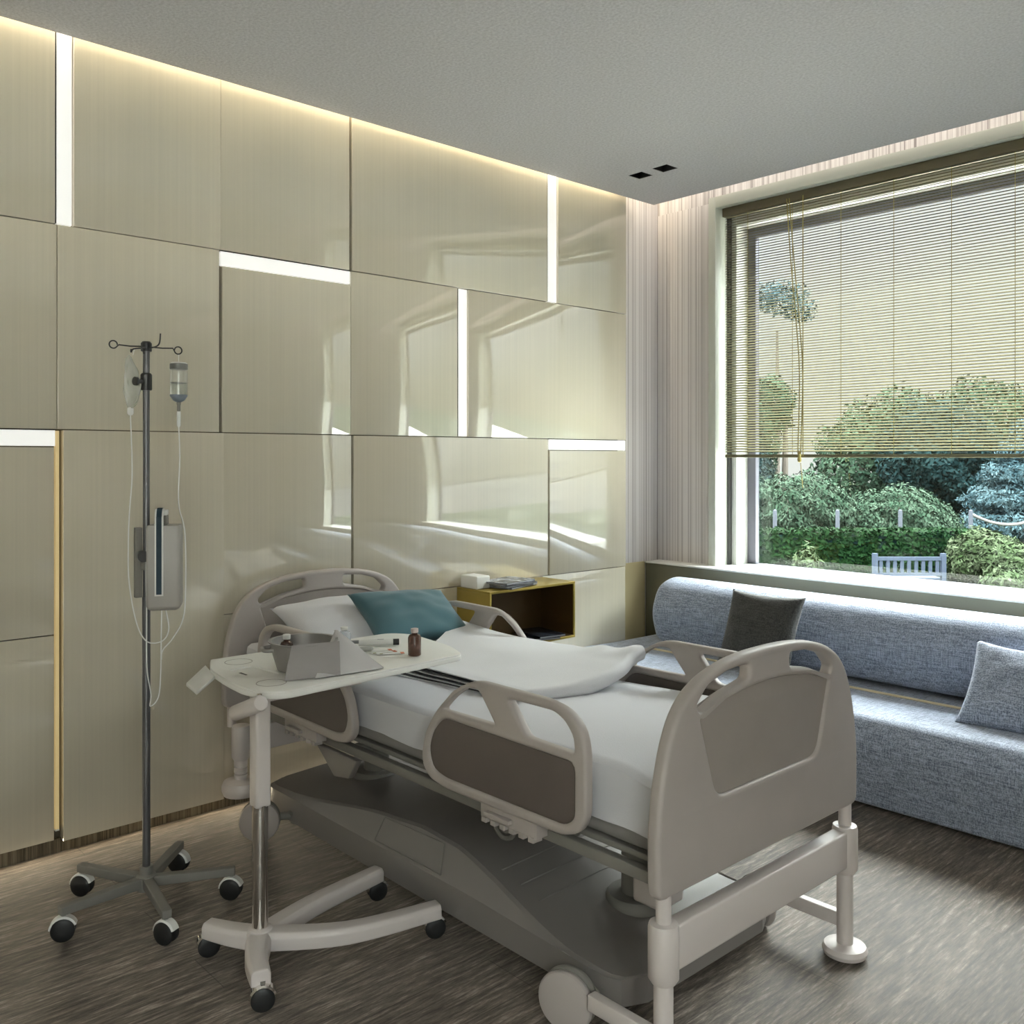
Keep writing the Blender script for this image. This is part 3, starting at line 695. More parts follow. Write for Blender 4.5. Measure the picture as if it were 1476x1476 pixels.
for k in range(2):
    magazine((.145, -1.10+.02*k, 0), [1.2, 1.4][k], .16, .24, .009, mc[1], ['lower dark magazine inside the bedside shelf box', 'upper dark magazine inside the bedside shelf box'][k], 'magazines inside the shelf box', z); z += .0092
tb = MB().box(.02, .145, -1.512, -1.425, .7985, .862).build('tissue_box', WHITEP, None, bevel=.006)
tag(tb, 'small white box standing on the bedside shelf, left of the magazines', 'box')

# ------------------------------------------------------------------ casters shared by the stand and the table
def caster(name, x, y, ang, parent, r=.036, top=.1, hood=WHITEP, cap=None):
    n_ = Vector((math.cos(ang), math.sin(ang), 0)); f_ = Vector((-n_.y, n_.x, 0)); c = Vector((x, y, r+.001))
    st = MB().cyl((x, y, r+.015), (x, y, top), .007).build(name, METAL_G, parent)
    for s in (-1, 1):
        MB().lathe(c+n_*s*.012, [(.01, -.0085), (r-.006, -.0085), (r, -.004), (r, .004), (r-.006, .0085), (.01, .0085)], 28, n_).build('wheel', BLACK, st)
    m_ = MB(); K_ = 12
    a0, a1 = math.radians(20), math.radians(175)
    vs = []
    for i in range(K_+1):
        a = a0+(a1-a0)*i/K_; d = f_*math.cos(a)+Vector((0, 0, 1))*math.sin(a)
        for rr, ww in ((r+.001, -.016), (r+.006, -.012), (r+.006, .012), (r+.001, .016)): vs.append(c+d*rr+n_*ww)
    fs = [(i*4+k, i*4+(k+1) % 4, (i+1)*4+(k+1) % 4, (i+1)*4+k) for i in range(K_) for k in range(4)]+[(0, 1, 2, 3), (K_*4+3, K_*4+2, K_*4+1, K_*4)]
    m_.add(vs, fs).build('wheel_hood', hood, st)
    return st

# ------------------------------------------------------------------ infusion stand
IX, IY = .628, -3.311
iv = thing('infusion_stand', (IX, IY, 0), 'dark steel infusion stand on a five-legged wheeled base, left of the bed table', 'infusion stand')
MB().cyl((IX, IY, .118), (IX, IY, 1.0), .0125).cyl((IX, IY, 1.0), (IX, IY, 1.80), .0105).build('pole', POLE, iv)
MB().lathe((IX, IY, .062), [(.03, 0), (.03, .045), (.02, .05), (.02, .075)], 24).build('hub', METAL_G, iv)
MB().lathe((IX, IY, 1.665), [(.016, 0), (.018, .004), (.018, .05), (.014, .055)], 20).cyl((IX, IY, 1.692), (IX+.012, IY-.035, 1.692), .007).cyl((IX+.012, IY-.035, 1.692), (IX+.014, IY-.042, 1.692), .014).build('height_clamp', DARK, iv)
MB().lathe((IX, IY, 1.79), [(.016, 0), (.017, .003), (.017, .026), (.012, .032)], 20).build('top_cap', DARK, iv)
for cx_, cy_ in ((.399, -3.432), (.441, -3.126), (.756, -3.076), (.882, -3.35), (.66, -3.57)):
    d = Vector((cx_-IX, cy_-IY, 0)).normalized(); n_ = Vector((-d.y, d.x, 0)); R_ = .262
    m_ = MB(); vs = []
    for rr, wd, z0_, z1_ in ((.02, .016, .072, .104), (R_+.012, .014, .079, .104)):
        p = Vector((IX, IY, 0))+d*rr
        vs += [p+n_*wd+Vector((0, 0, z0_)), p-n_*wd+Vector((0, 0, z0_)), p-n_*wd+Vector((0, 0, z1_)), p+n_*wd+Vector((0, 0, z1_))]
    m_.add(vs, [(0, 1, 2, 3), (7, 6, 5, 4), (0, 4, 5, 1), (1, 5, 6, 2), (2, 6, 7, 3), (3, 7, 4, 0)])
    lg = m_.build('leg', METAL_G, iv, bevel=.003)
    ang = {.399: -.9, .441: 2.2, .756: -.8, .882: -1.1, .66: -.45}[cx_]
    caster('caster', IX+d.x*R_, IY+d.y*R_, ang, lg, .034, .08)
def hook(p0, d, L, up, r=.0022, ring=.012):
    p0 = Vector(p0); d = Vector(d).normalized(); pts = [p0, p0+d*L*.5+Vector((0, 0, -.002)), p0+d*(L-ring*1.4)]
    c = p0+d*L+Vector((0, 0, up))
    a_s = PI+.5; pts += [c+d*ring*math.cos(a)+Vector((0, 0, ring*math.sin(a))) for a in [a_s+i*2*PI*.93/18 for i in range(19)]]
    return MB().tube(pts, r, 8)
hd = Vector((.12, .99, 0)).normalized()
hook((IX, IY, 1.806), -hd, .100, .0).build('hook', DARK, iv)
hook((IX, IY, 1.806), hd, .100, -.006).build('hook', DARK, iv)
MB().tube(curve_pts([(IX, IY, 1.802), (IX+.05, IY+.005, 1.80), (IX+.085, IY+.008, 1.808), (IX+.09, IY+.01, 1.84)], 6), .0024).build('hook', DARK, iv)
MB().tube(curve_pts([(IX, IY, 1.802), (IX+.05, IY-.03, 1.795), (IX+.07, IY-.035, 1.775)], 6), .0024).build('hook', DARK, iv)
MB().tube(curve_pts([(IX, IY, 1.802), (IX-.04, IY-.025, 1.80), (IX-.05, IY-.03, 1.79), (IX-.05, IY-.03, 1.80)], 6), .0024).build('hook', DARK, iv)

BX, BY = IX+hd.x*.100, IY+hd.y*.100+.002
bt = thing('infusion_bottle', (BX, BY, 1.56), 'clear upside-down infusion bottle hanging from the right hook of the stand', 'infusion bottle')
MB().lathe((BX, BY, 1.648), [(.008, -.014), (.014, -.008), (.026, 0), (.0275, .008), (.0275, .088), (.026, .096), (.018, .100)], 28).build('bottle_body', CLEAR, bt)
MB().lathe((BX, BY, 1.650), [(.024, 0), (.0262, .006), (.0262, .044), (.002, .0445)], 28).build('liquid', clear('pale_liquid', (.95, .97, .95), .02, .02, .10), bt)
MB().lathe((BX, BY, 1.738), [(.0285, 0), (.0285, .017), (.024, .020)], 28).build('band', mat('grey_band', (.13, .13, .12), .4), bt)
MB().lathe((BX, BY, 1.634), [(.007, -.004), (.018, .002), (.0275, .016), (.0283, .020), (.0275, .021)], 28).build('bottom_cap', mat('blue_grey_cap', (.18, .21, .25), .3), bt)
MB().lathe((BX, BY, 1.6925), [(.001, 0), (.0266, 0), (.0266, .0022), (.001, .0022)], 28).build('water_line', METAL_G, bt)
MB().lathe((BX, BY, 1.755), [(.026, 0), (.027, .003), (.022, .006)], 28).build('base_rim', WHITEP, bt)
MB().tube([(BX, BY, 1.756), (BX, BY, 1.79)], .0012, 6).build('hanger', TUBE, bt)
MB().lathe((BX, BY, 1.600), [(.004, 0), (.0055, .004), (.0055, .02), (.007, .024), (.007, .034)], 16).build('stopper', METAL_G, bt)
MB().lathe((BX, BY, 1.548), [(.003, 0), (.006, .006), (.0065, .045), (.006, .052)], 16).build('drip_chamber', TUBE, bt)

# collapsed bag behind the pole
GX, GY = IX-.045, IY-.034
bagt = thing('infusion_bag', (GX, GY, 1.62), 'crumpled transparent infusion bag hanging behind the pole of the stand', 'infusion bag')
def bagf(u, v):
    a = u*2*PI; k = math.sin(PI*min(1, max(0, v)))**.55 * (.75+.4*(1-v))
    x = .052*k*math.cos(a); y = .0125*k*math.sin(a)*(1+.5*nz(a, v*4, 2, 1.5)); z = 1.605+.175*v
    p = Vector((x+.01*nz(v*5, a, 0, 1), y+.008*math.sin(v*4), 0)); p = Matrix.Rotation(.15, 3, 'Z') @ p
    return Vector((GX+p.x, GY+p.y, z))
MB().grid(28, 24, bagf).build('bag_film', clear('soft_film', (.85, .87, .84), .08, .15, .35), bagt)
MB().lathe((GX, GY, 1.585), [(.006, 0), (.010, .006), (.010, .022), (.006, .026)], 16).build('port', TUBE, bagt)
MB().tube([(GX, GY+.008, 1.78), (GX+.004, GY+.012, 1.803)], .0012, 6).build('hanger', TUBE, bagt)

# infusion pump clamped to the pole
PX, PY = IX+.035, IY+.046
pmp = thing('infusion_pump', (PX, PY, .985), 'grey infusion pump with a dark blue handle strap, clamped to the stand pole', 'infusion pump')
rotp = math.radians(-28)
def pl(u, v): c_, s_2 = math.cos(rotp), math.sin(rotp); return (PX+u*c_-v*s_2, PY+u*s_2+v*c_)
foot = round_poly([pl(-.048, -.052), pl(.048, -.052), pl(.048, .052), pl(-.048, .052)], .012, 4)
m_ = MB(); zs = [(.962, .75), (.968, .93), (.978, 1), (1.222, 1), (1.232, .96)]; n = len(foot)
vs = []
for z, k in zs: vs += [(PX+(x-PX)*k, PY+(y-PY)*k, z) for x, y in foot]
m_.add(vs, [tuple(range(n-1, -1, -1)), tuple((len(zs)-1)*n+k for k in range(n))]+[(i*n+k, i*n+(k+1) % n, (i+1)*n+(k+1) % n, (i+1)*n+k) for i in range(len(zs)-1) for k in range(n)])
m_.build('pump_body', mat('pump_grey', (.36, .34, .315), .4), pmp)
def strap(off, half, mat_s, nm, zlow, top):
    pth = [(.050+off, zlow), (.050+off, 1.235), (.047+off, 1.262), (.034, top), (.0, top+.002)]
    pts = curve_pts([(a, b, 0) for a, b in pth], 6); vs = []
    for p in pts:
        for hh in (-half, half):
            for d_ in (0, .006):
                x, y = pl(p.x-d_, hh-.012); vs.append((x, y, p.y))
    n_ = len(pts); fs = [(i*4+a, i*4+b, (i+1)*4+b, (i+1)*4+a) for i in range(n_-1) for a, b in ((0, 1), (1, 3), (3, 2), (2, 0))]+[(0, 1, 3, 2), ((n_-1)*4, (n_-1)*4+2, (n_-1)*4+3, (n_-1)*4+1)]
    return MB().add(vs, fs).build(nm, mat_s, pmp)
strap(.002, .013, WHITEP, 'handle', 1.01, 1.282); strap(.0045, .008, mat('dark_blue_strap', (.012, .035, .055), .7), 'strap', 1.015, 1.285)
x, y = pl(-.018, -.01); MB().box(-.02, .02, -.018, .018, 1.232, 1.262, Matrix.Translation((x, y, 0)) @ Matrix.Rotation(rotp, 4, 'Z')).build('tube_holder', METAL_G, pmp, bevel=.003)
MB().box(-.02, .02, -.018, .018, 1.262, 1.28, Matrix.Translation((x, y, 0)) @ Matrix.Rotation(rotp, 4, 'Z')).build('holder_cap', WHITEP, pmp, bevel=.004)
MB().box(IX-.018, IX+.0, IY-.034, IY-.012, 1.0, 1.225).box(IX-.012, IX+.02, IY-.018, IY+.016, 1.09, 1.15).build('pole_clamp', METAL_G, pmp, bevel=.003)
MB().cyl((IX+.016, IY-.02, 1.135), (IX+.042, IY-.024, 1.135), .018).cyl((IX+.03, IY+.0, 1.11), (IX+.035, IY-.004, 1.11), .012).build('clamp_knob', DARK, pmp)
# tubes
tube_g = 'clear infusion lines hanging on the stand'
def line(pts, label): tag(MB().tube(curve_pts(pts, 8), .0021, 8).build('infusion_tube', TUBE), label, 'tube', tube_g)
line([(BX, BY, 1.548), (BX+.001, BY+.003, 1.45), (BX+.004, BY-.002, 1.30), (BX+.05, BY+.0, 1.20), (BX+.058, BY-.002, 1.0), (BX+.052, BY-.01, .92), (BX+.02, BY-.03, .86), (PX+.004, PY-.008, .83), (PX+.002, PY-.012, .80)], 'clear line running down from the bottle past the pump front')
line([(GX, GY, 1.585), (GX+.004, GY+.004, 1.40), (GX+.004, GY-.004, 1.28), (GX+.01, GY-.01, 1.18), (GX+.01, GY-.008, 1.05), (GX+.03, GY+.008, .92), (GX+.06, GY+.03, .86), (GX+.085, GY+.07, .86), (GX+.10, GY+.085, .90), (PX, PY, .97)], 'clear line running down from the bag behind the pole and looping under the pump')
line([(PX, PY-.01, .965), (PX, PY-.012, .85), (PX+.002, PY-.014, .76), (PX-.002, PY-.02, .68), (PX-.005, PY-.045, .655), (IX+.018, IY+.008, .69), (IX+.02, IY-.006, .78), (IX+.019, IY-.006, .95), (IX+.03, IY-.012, 1.1), (IX+.035, IY-.008, 1.19), (IX+.035, IY+.02, 1.245)], 'clear line hanging in the lowest loop below the pump')

# ------------------------------------------------------------------ overbed table
ob = thing('overbed_table', (1.21, -3.2, 0), 'grey wheeled overbed table with a chrome column, its top reaching over the bed', 'table')
top = round_poly([(.772, -3.163), (.90, -3.220), (1.06, -3.243), (1.20, -3.252), (1.305, -3.20), (1.250, -2.505), (1.12, -2.455), (.865, -2.425), (.785, -2.475)], [.01, .03, .05, .05, .06, .03, .04, .04, .04], 5)
def rect(cx_, cy_, w_, l_, a, r):
    q = [(-w_/2, -l_/2), (w_/2, -l_/2), (w_/2, l_/2), (-w_/2, l_/2)]
    return round_poly([(cx_+u*math.cos(a)-v*math.sin(a), cy_+u*math.sin(a)+v*math.cos(a)) for u, v in q], r, 3)
tray = rect(1.02, -3.135, .16, .085, .06, .012)
tt = plate('tabletop', top, [], .778, .795, .004, XY, TABLE, ob)
TZ = .8005
tl = plate('tabletop_surface', [(1.025+(x-1.025)*.995, -2.86+(y+2.86)*.995) for x, y in top], [tray], .7935, TZ, .002, XY, TABLE, ob)
for c_ in ((.865, -3.11), (1.185, -3.165)):
    MB().tube([(c_[0]+.042*math.cos(a), c_[1]+.042*math.sin(a), TZ-.0006) for a in [i*2*PI/40 for i in range(40)]], .0016, 6, closed=True).build('cup_ring', PLASTIC, ob)
box('slot', .99, 1.03, -3.170, -3.162, .7955, .7965, DARK, ob)
MB().box(-.023, .023, -.023, .023, .455, .777, Matrix.Translation((1.185, -3.20, 0))).build('outer_column', METAL_W, ob, bevel=.008)
MB().cyl((1.185, -3.200, .10), (1.185, -3.200, .46), .0225, n=32).build('inner_column', CHROME, ob)
MB().lathe((1.185, -3.200, .098), [(.034, 0), (.034, .010), (.026, .014)], 28).build('column_collar', METAL_W, ob)
box('top_bracket', 1.12, 1.25, -3.21, -2.9, .765, .779, METAL_W, ob, bevel=.004)
# capsule handle and lever paddle at the near end
MB().tube([(1.150, -3.262, .722), (1.153, -3.262, .7235), (1.160, -3.262, .727), (1.285, -3.252, .776), (1.292, -3.252, .779), (1.295, -3.252, .780)], [.012, .018, .022, .023, .020, .013], 16).build('height_lever', METAL_W, ob)
MB().cyl((1.27, -3.245, .798), (1.27, -3.245, .78), .007).cyl((1.20, -3.22, .745), (1.22, -3.25, .752), .012).build('lever_pin', CHROME, ob)
Q = [Vector((.80, -3.19, .788)), Vector((.96, -3.232, .788)), Vector((1.02, -3.315, .765)), Vector((.90, -3.295, .766))]
MB().add([q+Vector((0, 0, -.007)) for q in Q]+[q+Vector((0, 0, .005)) for q in Q], [(3, 2, 1, 0), (4, 5, 6, 7), (0, 1, 5, 4), (1, 2, 6, 5), (2, 3, 7, 6), (3, 0, 4, 7)]).build('tilt_flap', TABLE, ob, bevel=.004)
# base: swept arms
def arm(pts, w0, w1, h0, h1, zt_, nm):
    pts = curve_pts(pts, 6); m_ = MB(); n_ = len(pts); vs = []
    for i, p in enumerate(pts):
        d = (pts[min(i+1, n_-1)]-pts[max(0, i-1)]).normalized(); q_ = Vector((-d.y, d.x, 0)); k = i/(n_-1); ww = w0+(w1-w0)*k; hh = h0+(h1-h0)*k
        for a, b in ((-1, 0), (-1, .75), (-.7, 1), (.7, 1), (1, .75), (1, 0)): vs.append(p+q_*ww*a+Vector((0, 0, zt_-hh+hh*b-p.z)))
    fs = [(i*6+k, i*6+(k+1) % 6, (i+1)*6+(k+1) % 6, (i+1)*6+k) for i in range(n_-1) for k in range(6)]+[tuple(range(6)), tuple((n_-1)*6+k for k in range(5, -1, -1))]
    return m_.add(vs, fs)
bs = MB()
for (ex, ey, mid) in ((1.035, -3.29, (1.11, -3.25)), (1.385, -3.30, (1.285, -3.262)), (1.075, -2.72, (1.12, -3.0)), (1.40, -2.725, (1.33, -3.0))):
    a_ = arm([(1.185, -3.200, 0), (mid[0], mid[1], 0), (ex, ey, 0)], .036, .026, .05, .042, .104, '')
    bs.add(a_.v, a_.f)
bs.lathe((1.185, -3.200, .052), [(.036, 0), (.041, .01), (.040, .046), (.034, .053)], 32)
bo = bs.build('base_frame', METAL_W, ob, bevel=.004, ang=30)
for (x, y), ag in zip(((1.035, -3.285), (1.385, -3.295), (1.08, -2.73), (1.395, -2.735)), (-.35, -.45, -.3, -.45)):
    caster('caster', x, y, ag, ob, .031, .075, CHROME)

# ------------------------------------------------------------------ things on the overbed table
TT = TZ+.0015
bx_, by_ = 1.095, -3.010
bs_ = thing('steel_basin', (bx_, by_, TT), 'round stainless steel basin at the near end of the overbed table', 'basin')
MB().lathe((bx_, by_, TT), [(.07, 0), (.078, .003), (.092, .05), (.099, .084), (.105, .087), (.105, .090), (.096, .089), (.089, .052), (.074, .006), (.01, .004)], 48, caps=False).build('bowl', STEEL, bs_)
for s in (-1, 1):
    dd = Vector((-.35, -.94, 0)).normalized()*s; q_ = Vector((-dd.y, dd.x, 0)); c = Vector((bx_, by_, TT+.068))
    MB().tube(curve_pts([c+dd*.094+q_*.03, c+dd*.118+q_*.022, c+dd*.122, c+dd*.118-q_*.022, c+dd*.094-q_*.03], 5), .006, 8).build('handle', STEEL, bs_)
def bottle(x, y, z, r, h, body, cap, label, name='medicine_bottle', group=None):
    o = thing(name, (x, y, z), label, 'bottle', group)
    MB().lathe((x, y, z), [(r*.9, 0), (r, .003), (r, h*.66), (r*.85, h*.75), (r*.45, h*.80), (r*.45, h*.86)], 28).build('body', body, o)
    MB().lathe((x, y, z+h*.85), [(r*.55, 0), (r*.58, .002), (r*.58, h*.14), (r*.5, h*.15)], 24).build('cap', cap, o)
    return o
bottle(1.168, -2.643, TT, .0215, .088, BROWN_G, mat('pinkish_cap', (.50, .42, .40), .4), 'brown glass medicine bottle standing alone on the overbed table')
bottle(.905, -2.745, TT, .022, .070, clear('vial_glass', (.85, .88, .94), .08, .1, .35), WHITEP, 'clear glass vial with a white cap behind the draped cloth')
bottle(1.055, -3.045, TT+.0065, .020, .098, BROWN_G, WHITEP, 'brown bottle with a pale cap standing inside the steel basin')
def tubeobj(name, p0, p1, r, body, capm, label, cat, caplen=.2):
    p0, p1 = Vector(p0), Vector(p1); o = thing(name, p0, label, cat); k = p0+(p1-p0)*(1-caplen)
    MB().cyl(p0, k, r).build('barrel', body, o, bevel=.001); MB().cyl(k, p1, r*1.08).build('cap', capm, o, bevel=.001)
tubeobj('ointment_tube', (.925, -2.70, TT+.0115), (1.00, -2.585, TT+.0115), .010, WHITEP, DARK, 'white ointment tube with a black cap lying beside the clear vial', 'tube', .15)
tubeobj('thermometer', (.87, -2.70, TT+.0065), (.93, -2.60, TT+.0065), .006, mat('grey_pen', (.3, .3, .3), .4), DARK, 'slim grey thermometer lying behind the ointment tube', 'thermometer')
cs = MB().lathe((1.01, -2.735, TT+.008), [(.001, -.032), (.006, -.028), (.008, -.02), (.008, .02), (.006, .028), (.001, .032)], 16, (.4, .9, 0)); tag(cs.build('contact_case', mat('pale_grey_case', (.42, .42, .40), .4)), 'small pale grey oval case lying in front of the ointment tube', 'case')
for k, (x, y, a, lab) in enumerate(((1.03, -2.685, .35, 'paper packet with an orange tip, nearest to the ointment tube'), (1.065, -2.69, .25, 'middle paper packet beside the brown bottle'), (1.10, -2.685, .45, 'paper packet with an orange tip, nearest to the bed foot'))):
    rot = Matrix.Translation((x, y, TT+.0006*k)) @ Matrix.Rotation(-a, 4, 'Z')
    o = thing('paper_packet', (x, y, TT+.0006*k), lab, 'packet', 'flat paper packets on the overbed table')
    MB().box(-.011, .011, -.05, .04, 0, .0006, rot).build('paper', WHITEP, o)
    MB().box(-.0112, .0112, .028, .0405, -.0001, .0008, rot).build('tip', mat('orange_print', (.55, .12, .03), .5), o)
    MB().box(-.004, .004, -.04, -.03, 0, .0010, rot).build('printed_mark', mat('olive_print', (.25, .25, .03), .5), o)
# draped linen cloth: one flap over the basin front, one tent-like fold
cl = thing('draped_cloth', (1.2, -2.95, TT), 'grey linen cloth draped over the basin rim and folded into a peak', 'cloth')
def quad(a, b, c, d, n=16, bul=.0, sd=0):
    a, b, c, d = map(Vector, (a, b, c, d)); nn = (b-a).cross(d-a).normalized()
    def f(u, v):
        p = a*(1-u)*(1-v)+b*u*(1-v)+c*u*v+d*(1-u)*v
        return p+nn*(bul*math.sin(PI*u)*math.sin(PI*v)+.004*nz(u, v, sd, 3)*math.sin(PI*min(1, v+.1)))
    return MB().grid(n, n, f)
zr = TT+.094
quad((1.175, -3.095, zr), (1.212, -2.955, zr), (1.250, -2.975, TT+.0015), (1.205, -3.135, TT+.0015), bul=.004).build('front_flap', LINEN_SHADED, cl, solid=-.002)
m1 = quad((1.10, -2.900, TT+.104), (1.105, -2.895, TT+.104), (1.262, -2.830, TT+.0015), (1.240, -3.055, TT+.0015), bul=-.012, sd=4, n=20)
m2 = quad((1.10, -2.905, TT+.104), (1.098, -2.895, TT+.104), (1.02, -2.84, TT+.003), (1.262, -2.830, TT+.003), bul=.01, sd=7, n=20)
m3 = quad((1.10, -2.905, TT+.104), (1.105, -2.905, TT+.104), (1.205, -2.985, zr+.001), (1.168, -3.10, zr+.001), bul=0, sd=7, n=8)
m1.add(m2.v, m2.f); m1.build('peaked_fold', LINEN, cl, solid=-.002)

# ------------------------------------------------------------------ garden
GZ = -.45; GK = .112
def leaf_mat(name, a, b, s=3):
    m, t, bs = new_mat(name)
    a = tuple(c*GK for c in a); b = tuple(c*GK for c in b)
    n, r = ramp_tex(t, (1, 1, 1), s, 4, [(.35, a), (.65, b)]); t.links.new(r.outputs['Color'], bs.inputs['Base Color']); bs.inputs['Roughness'].default_value = .7; bs.inputs['Specular IOR Level'].default_value = .02
    bs.inputs['Transmission Weight'].default_value = 0
    return m
LAWN = leaf_mat('lawn_grass', (.035, .075, .030), (.075, .125, .05), 2)
struct(box('lawn', -30, 20, .76, 60, GZ-.2, GZ, LAWN))
struct(box('bounce_slab', -8, 14, .76, 6.2, GZ-.15, GZ+.02, mat('pale_bounce_surface', (.62, .60, .55), .8, vary=.05)))  # unseen pale slab added to bounce daylight up to the ceiling
struct(box('bounce_slab', RX+.2, 14, -12, .75, -.2, -.02, mat('pale_bounce_surface', (.62, .60, .55), .8, vary=.05)))  # another unseen slab, added to bounce light in from the right
rng = np.random.default_rng(3)
def leaves(name, ells, n, size, material, parent=None, droop=0, boxes=None, fill=.55, aspect=2.0):
    P_, Nn = [], []
    tot = sum(e[3]*e[4]+e[4]*e[5]+e[3]*e[5] for e in ells) if ells else 0
    for (cx_, cy_, cz_, rx, ry, rz) in ells:
        k = int(n*(rx*ry+ry*rz+rx*rz)/tot); d = rng.normal(size=(k, 3)); d /= np.linalg.norm(d, axis=1, keepdims=True)
        rad = (fill+(1-fill)*rng.random(k)**.5)*(1+.10*np.sin(d[:, 0]*7+d[:, 2]*5+cx_)+.08*np.sin(d[:, 1]*11+d[:, 2]*9))
        P_.append(np.array([cx_, cy_, cz_])+d*np.array([rx, ry, rz])*rad[:, None]); Nn.append(d)
    for bx in (boxes or []):
        k = int(n/len(boxes)); lo, hi = np.array(bx[:3]), np.array(bx[3:]); q = rng.random((k, 3)); ax = rng.integers(0, 3, k); side = rng.random(k) > .5
        dd = np.zeros((k, 3))
        for i in range(3):
            mk = ax == i; q[mk, i] = np.where(side[mk], 1, 0)+rng.normal(0, .02, mk.sum()); dd[mk, i] = np.where(side[mk], 1, -1)
        P_.append(lo+q*(hi-lo)); Nn.append(dd)
    P = np.concatenate(P_); D = np.concatenate(Nn); k = len(P); keep = P[:, 2] > GZ+.02; P, D = P[keep], D[keep]; k = len(P)
    nn = D+rng.normal(0, .6, (k, 3)); nn[:, 2] += .3; nn /= np.linalg.norm(nn, axis=1, keepdims=True)
    t1 = np.cross(nn, rng.normal(size=(k, 3))); t1[:, 2] -= droop; t1 -= nn*(t1*nn).sum(1, keepdims=True); t1 /= np.linalg.norm(t1, axis=1, keepdims=True); t2 = np.cross(nn, t1)
    sz = size*(.6+.8*rng.random(k))[:, None]
    V = np.stack([P-t1*sz*aspect/2, P+t2*sz*.45, P+t1*sz*aspect/2, P-t2*sz*.45], 1).reshape(-1, 3)
    me = bpy.data.meshes.new(name); me.vertices.add(len(V)); me.vertices.foreach_set('co', V.ravel()); me.loops.add(k*4); me.loops.foreach_set('vertex_index', np.arange(k*4)); me.polygons.add(k); me.polygons.foreach_set('loop_start', np.arange(0, k*4, 4)); me.polygons.foreach_set('loop_total', np.full(k, 4)); me.update(calc_edges=True)
    return finish(name, me, material, parent)
WOOD = mat('bark', (.06, .05, .04), .9)
def tree(name, x, y, top_z, ells, n, size, material, label, cat='tree', droop=0, trunk=.12, core=True, aspect=2.0, fill=.55):
    o = thing(name, (x, y, GZ), label, cat)
    leaves('foliage', ells, n, size, material, o, droop, aspect=aspect, fill=fill)
    MB().tube([(x, y, GZ), (x+.05, y, (GZ+top_z)/2), (x, y+.05, top_z*.8)], [trunk, trunk*.7, trunk*.3], 8).build('trunk', WOOD, o)
    return o
L_H = leaf_mat('hedge_leaf', (.016, .065, .02), (.045, .145, .045), 5)
L_S = leaf_mat('shrub_leaf', (.09, .20, .12), (.24, .38, .26), 4)
L_M = leaf_mat('mid_leaf', (.08, .19, .13), (.20, .36, .22), 1.2)
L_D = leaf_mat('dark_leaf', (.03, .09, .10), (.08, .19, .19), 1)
L_B = leaf_mat('spruce_needle', (.12, .26, .32), (.32, .52, .58), 1.5)
L_Y = leaf_mat('light_leaf', (.12, .22, .08), (.32, .42, .24), 4)
# hedge runs from (-4.7,7.8) to (-2.28,10.44)
hg = thing('hedge', (-3.4, 9.2, GZ), 'long clipped green hedge across the garden behind the bench', 'hedge')
a_ = Vector((-4.9, 7.6, 0)); b_ = Vector((-2.22, 10.5, 0)); dv = (b_-a_).normalized(); nv = Vector((-dv.y, dv.x, 0)); Lh = (b_-a_).length
hf = leaves('foliage', [], 26000, .045, L_H, hg, boxes=[(0, -.30, GZ, Lh, .30, .30)])
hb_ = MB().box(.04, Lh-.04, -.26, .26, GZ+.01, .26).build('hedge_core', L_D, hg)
Mh = Matrix.Translation(a_) @ Matrix.Rotation(math.atan2(dv.y, dv.x), 4, 'Z')
for o in (hf, hb_):
    for v in o.data.vertices: v.co = (Mh @ (v.co+ORG[hg.name]))-ORG[hg.name]
tree('weeping_shrub', -5.35, 10.9, .9, [(-5.35, 10.9, .45, .82, .82, .70), (-5.0, 11.2, .35, .6, .6, .5)], 17000, .038, L_S, 'pale green weeping shrub, left one behind the hedge', 'shrub', droop=2.5, fill=.7)
tree('weeping_shrub', -4.12, 12.2, .9, [(-4.12, 12.2, .25, .92, .92, .66), (-3.8, 12.6, .2, .6, .6, .5)], 17000, .038, L_S, 'pale green weeping shrub, right one behind the hedge', 'shrub', droop=2.5, fill=.7)
tree('weeping_shrub', -6.5, 10.6, .9, [(-6.5, 10.6, .35, .85, .85, .75)], 9000, .038, L_S, 'pale green weeping shrub at the window frame edge, mostly hidden', 'shrub', droop=2.5, fill=.7)
tree('blue_spruce', -3.3, 15.9, 2.2, [(-3.3, 15.9, .1, 1.25, 1.25, .35), (-3.35, 15.9, .6, 1.05, 1.05, .33), (-3.3, 15.9, 1.1, .8, .8, .3), (-3.25, 15.9, 1.55, .5, .5, .3), (-3.3, 15.9, 1.9, .25, .25, .35)], 20000, .034, L_B, 'silvery blue spruce at the right of the garden view', aspect=3, fill=.5)
tree('broadleaf_tree', -6.68, 19.86, 3.0, [(-6.68, 19.86, 1.5, 1.5, 1.5, 1.5), (-6.0, 20.4, .9, 1.2, 1.2, 1.2)], 17000, .07, L_D, 'dark green tree between the right shrub and the spruce')
tree('broadleaf_tree', -8.98, 20.3, 3.2, [(-8.98, 20.3, 1.2, 1.3, 1.3, 1.5), (-8.0, 21.5, 1.9, 1.3, 1.3, 1.2)], 16000, .07, L_M, 'mid green round tree above the right shrub')
tree('broadleaf_tree', -10.1, 25, 3.2, [(-10.1, 25, 2.0, 1.8, 1.8, 1.7), (-8.2, 27, 2.6, 1.9, 1.9, 1.4), (-5.8, 28, 2.3, 2.2, 2.2, 1.7)], 16000, .09, L_M, 'broad green tree farthest away behind the blind')
tree('broadleaf_tree', -11.5, 20.5, 4.2, [(-12.3, 19.6, 1.6, 1.0, 1.0, 2.0), (-11.9, 20.2, 3.0, .8, .8, .9)], 11000, .08, L_M, 'slender tree at the left of the window, sky beside it')
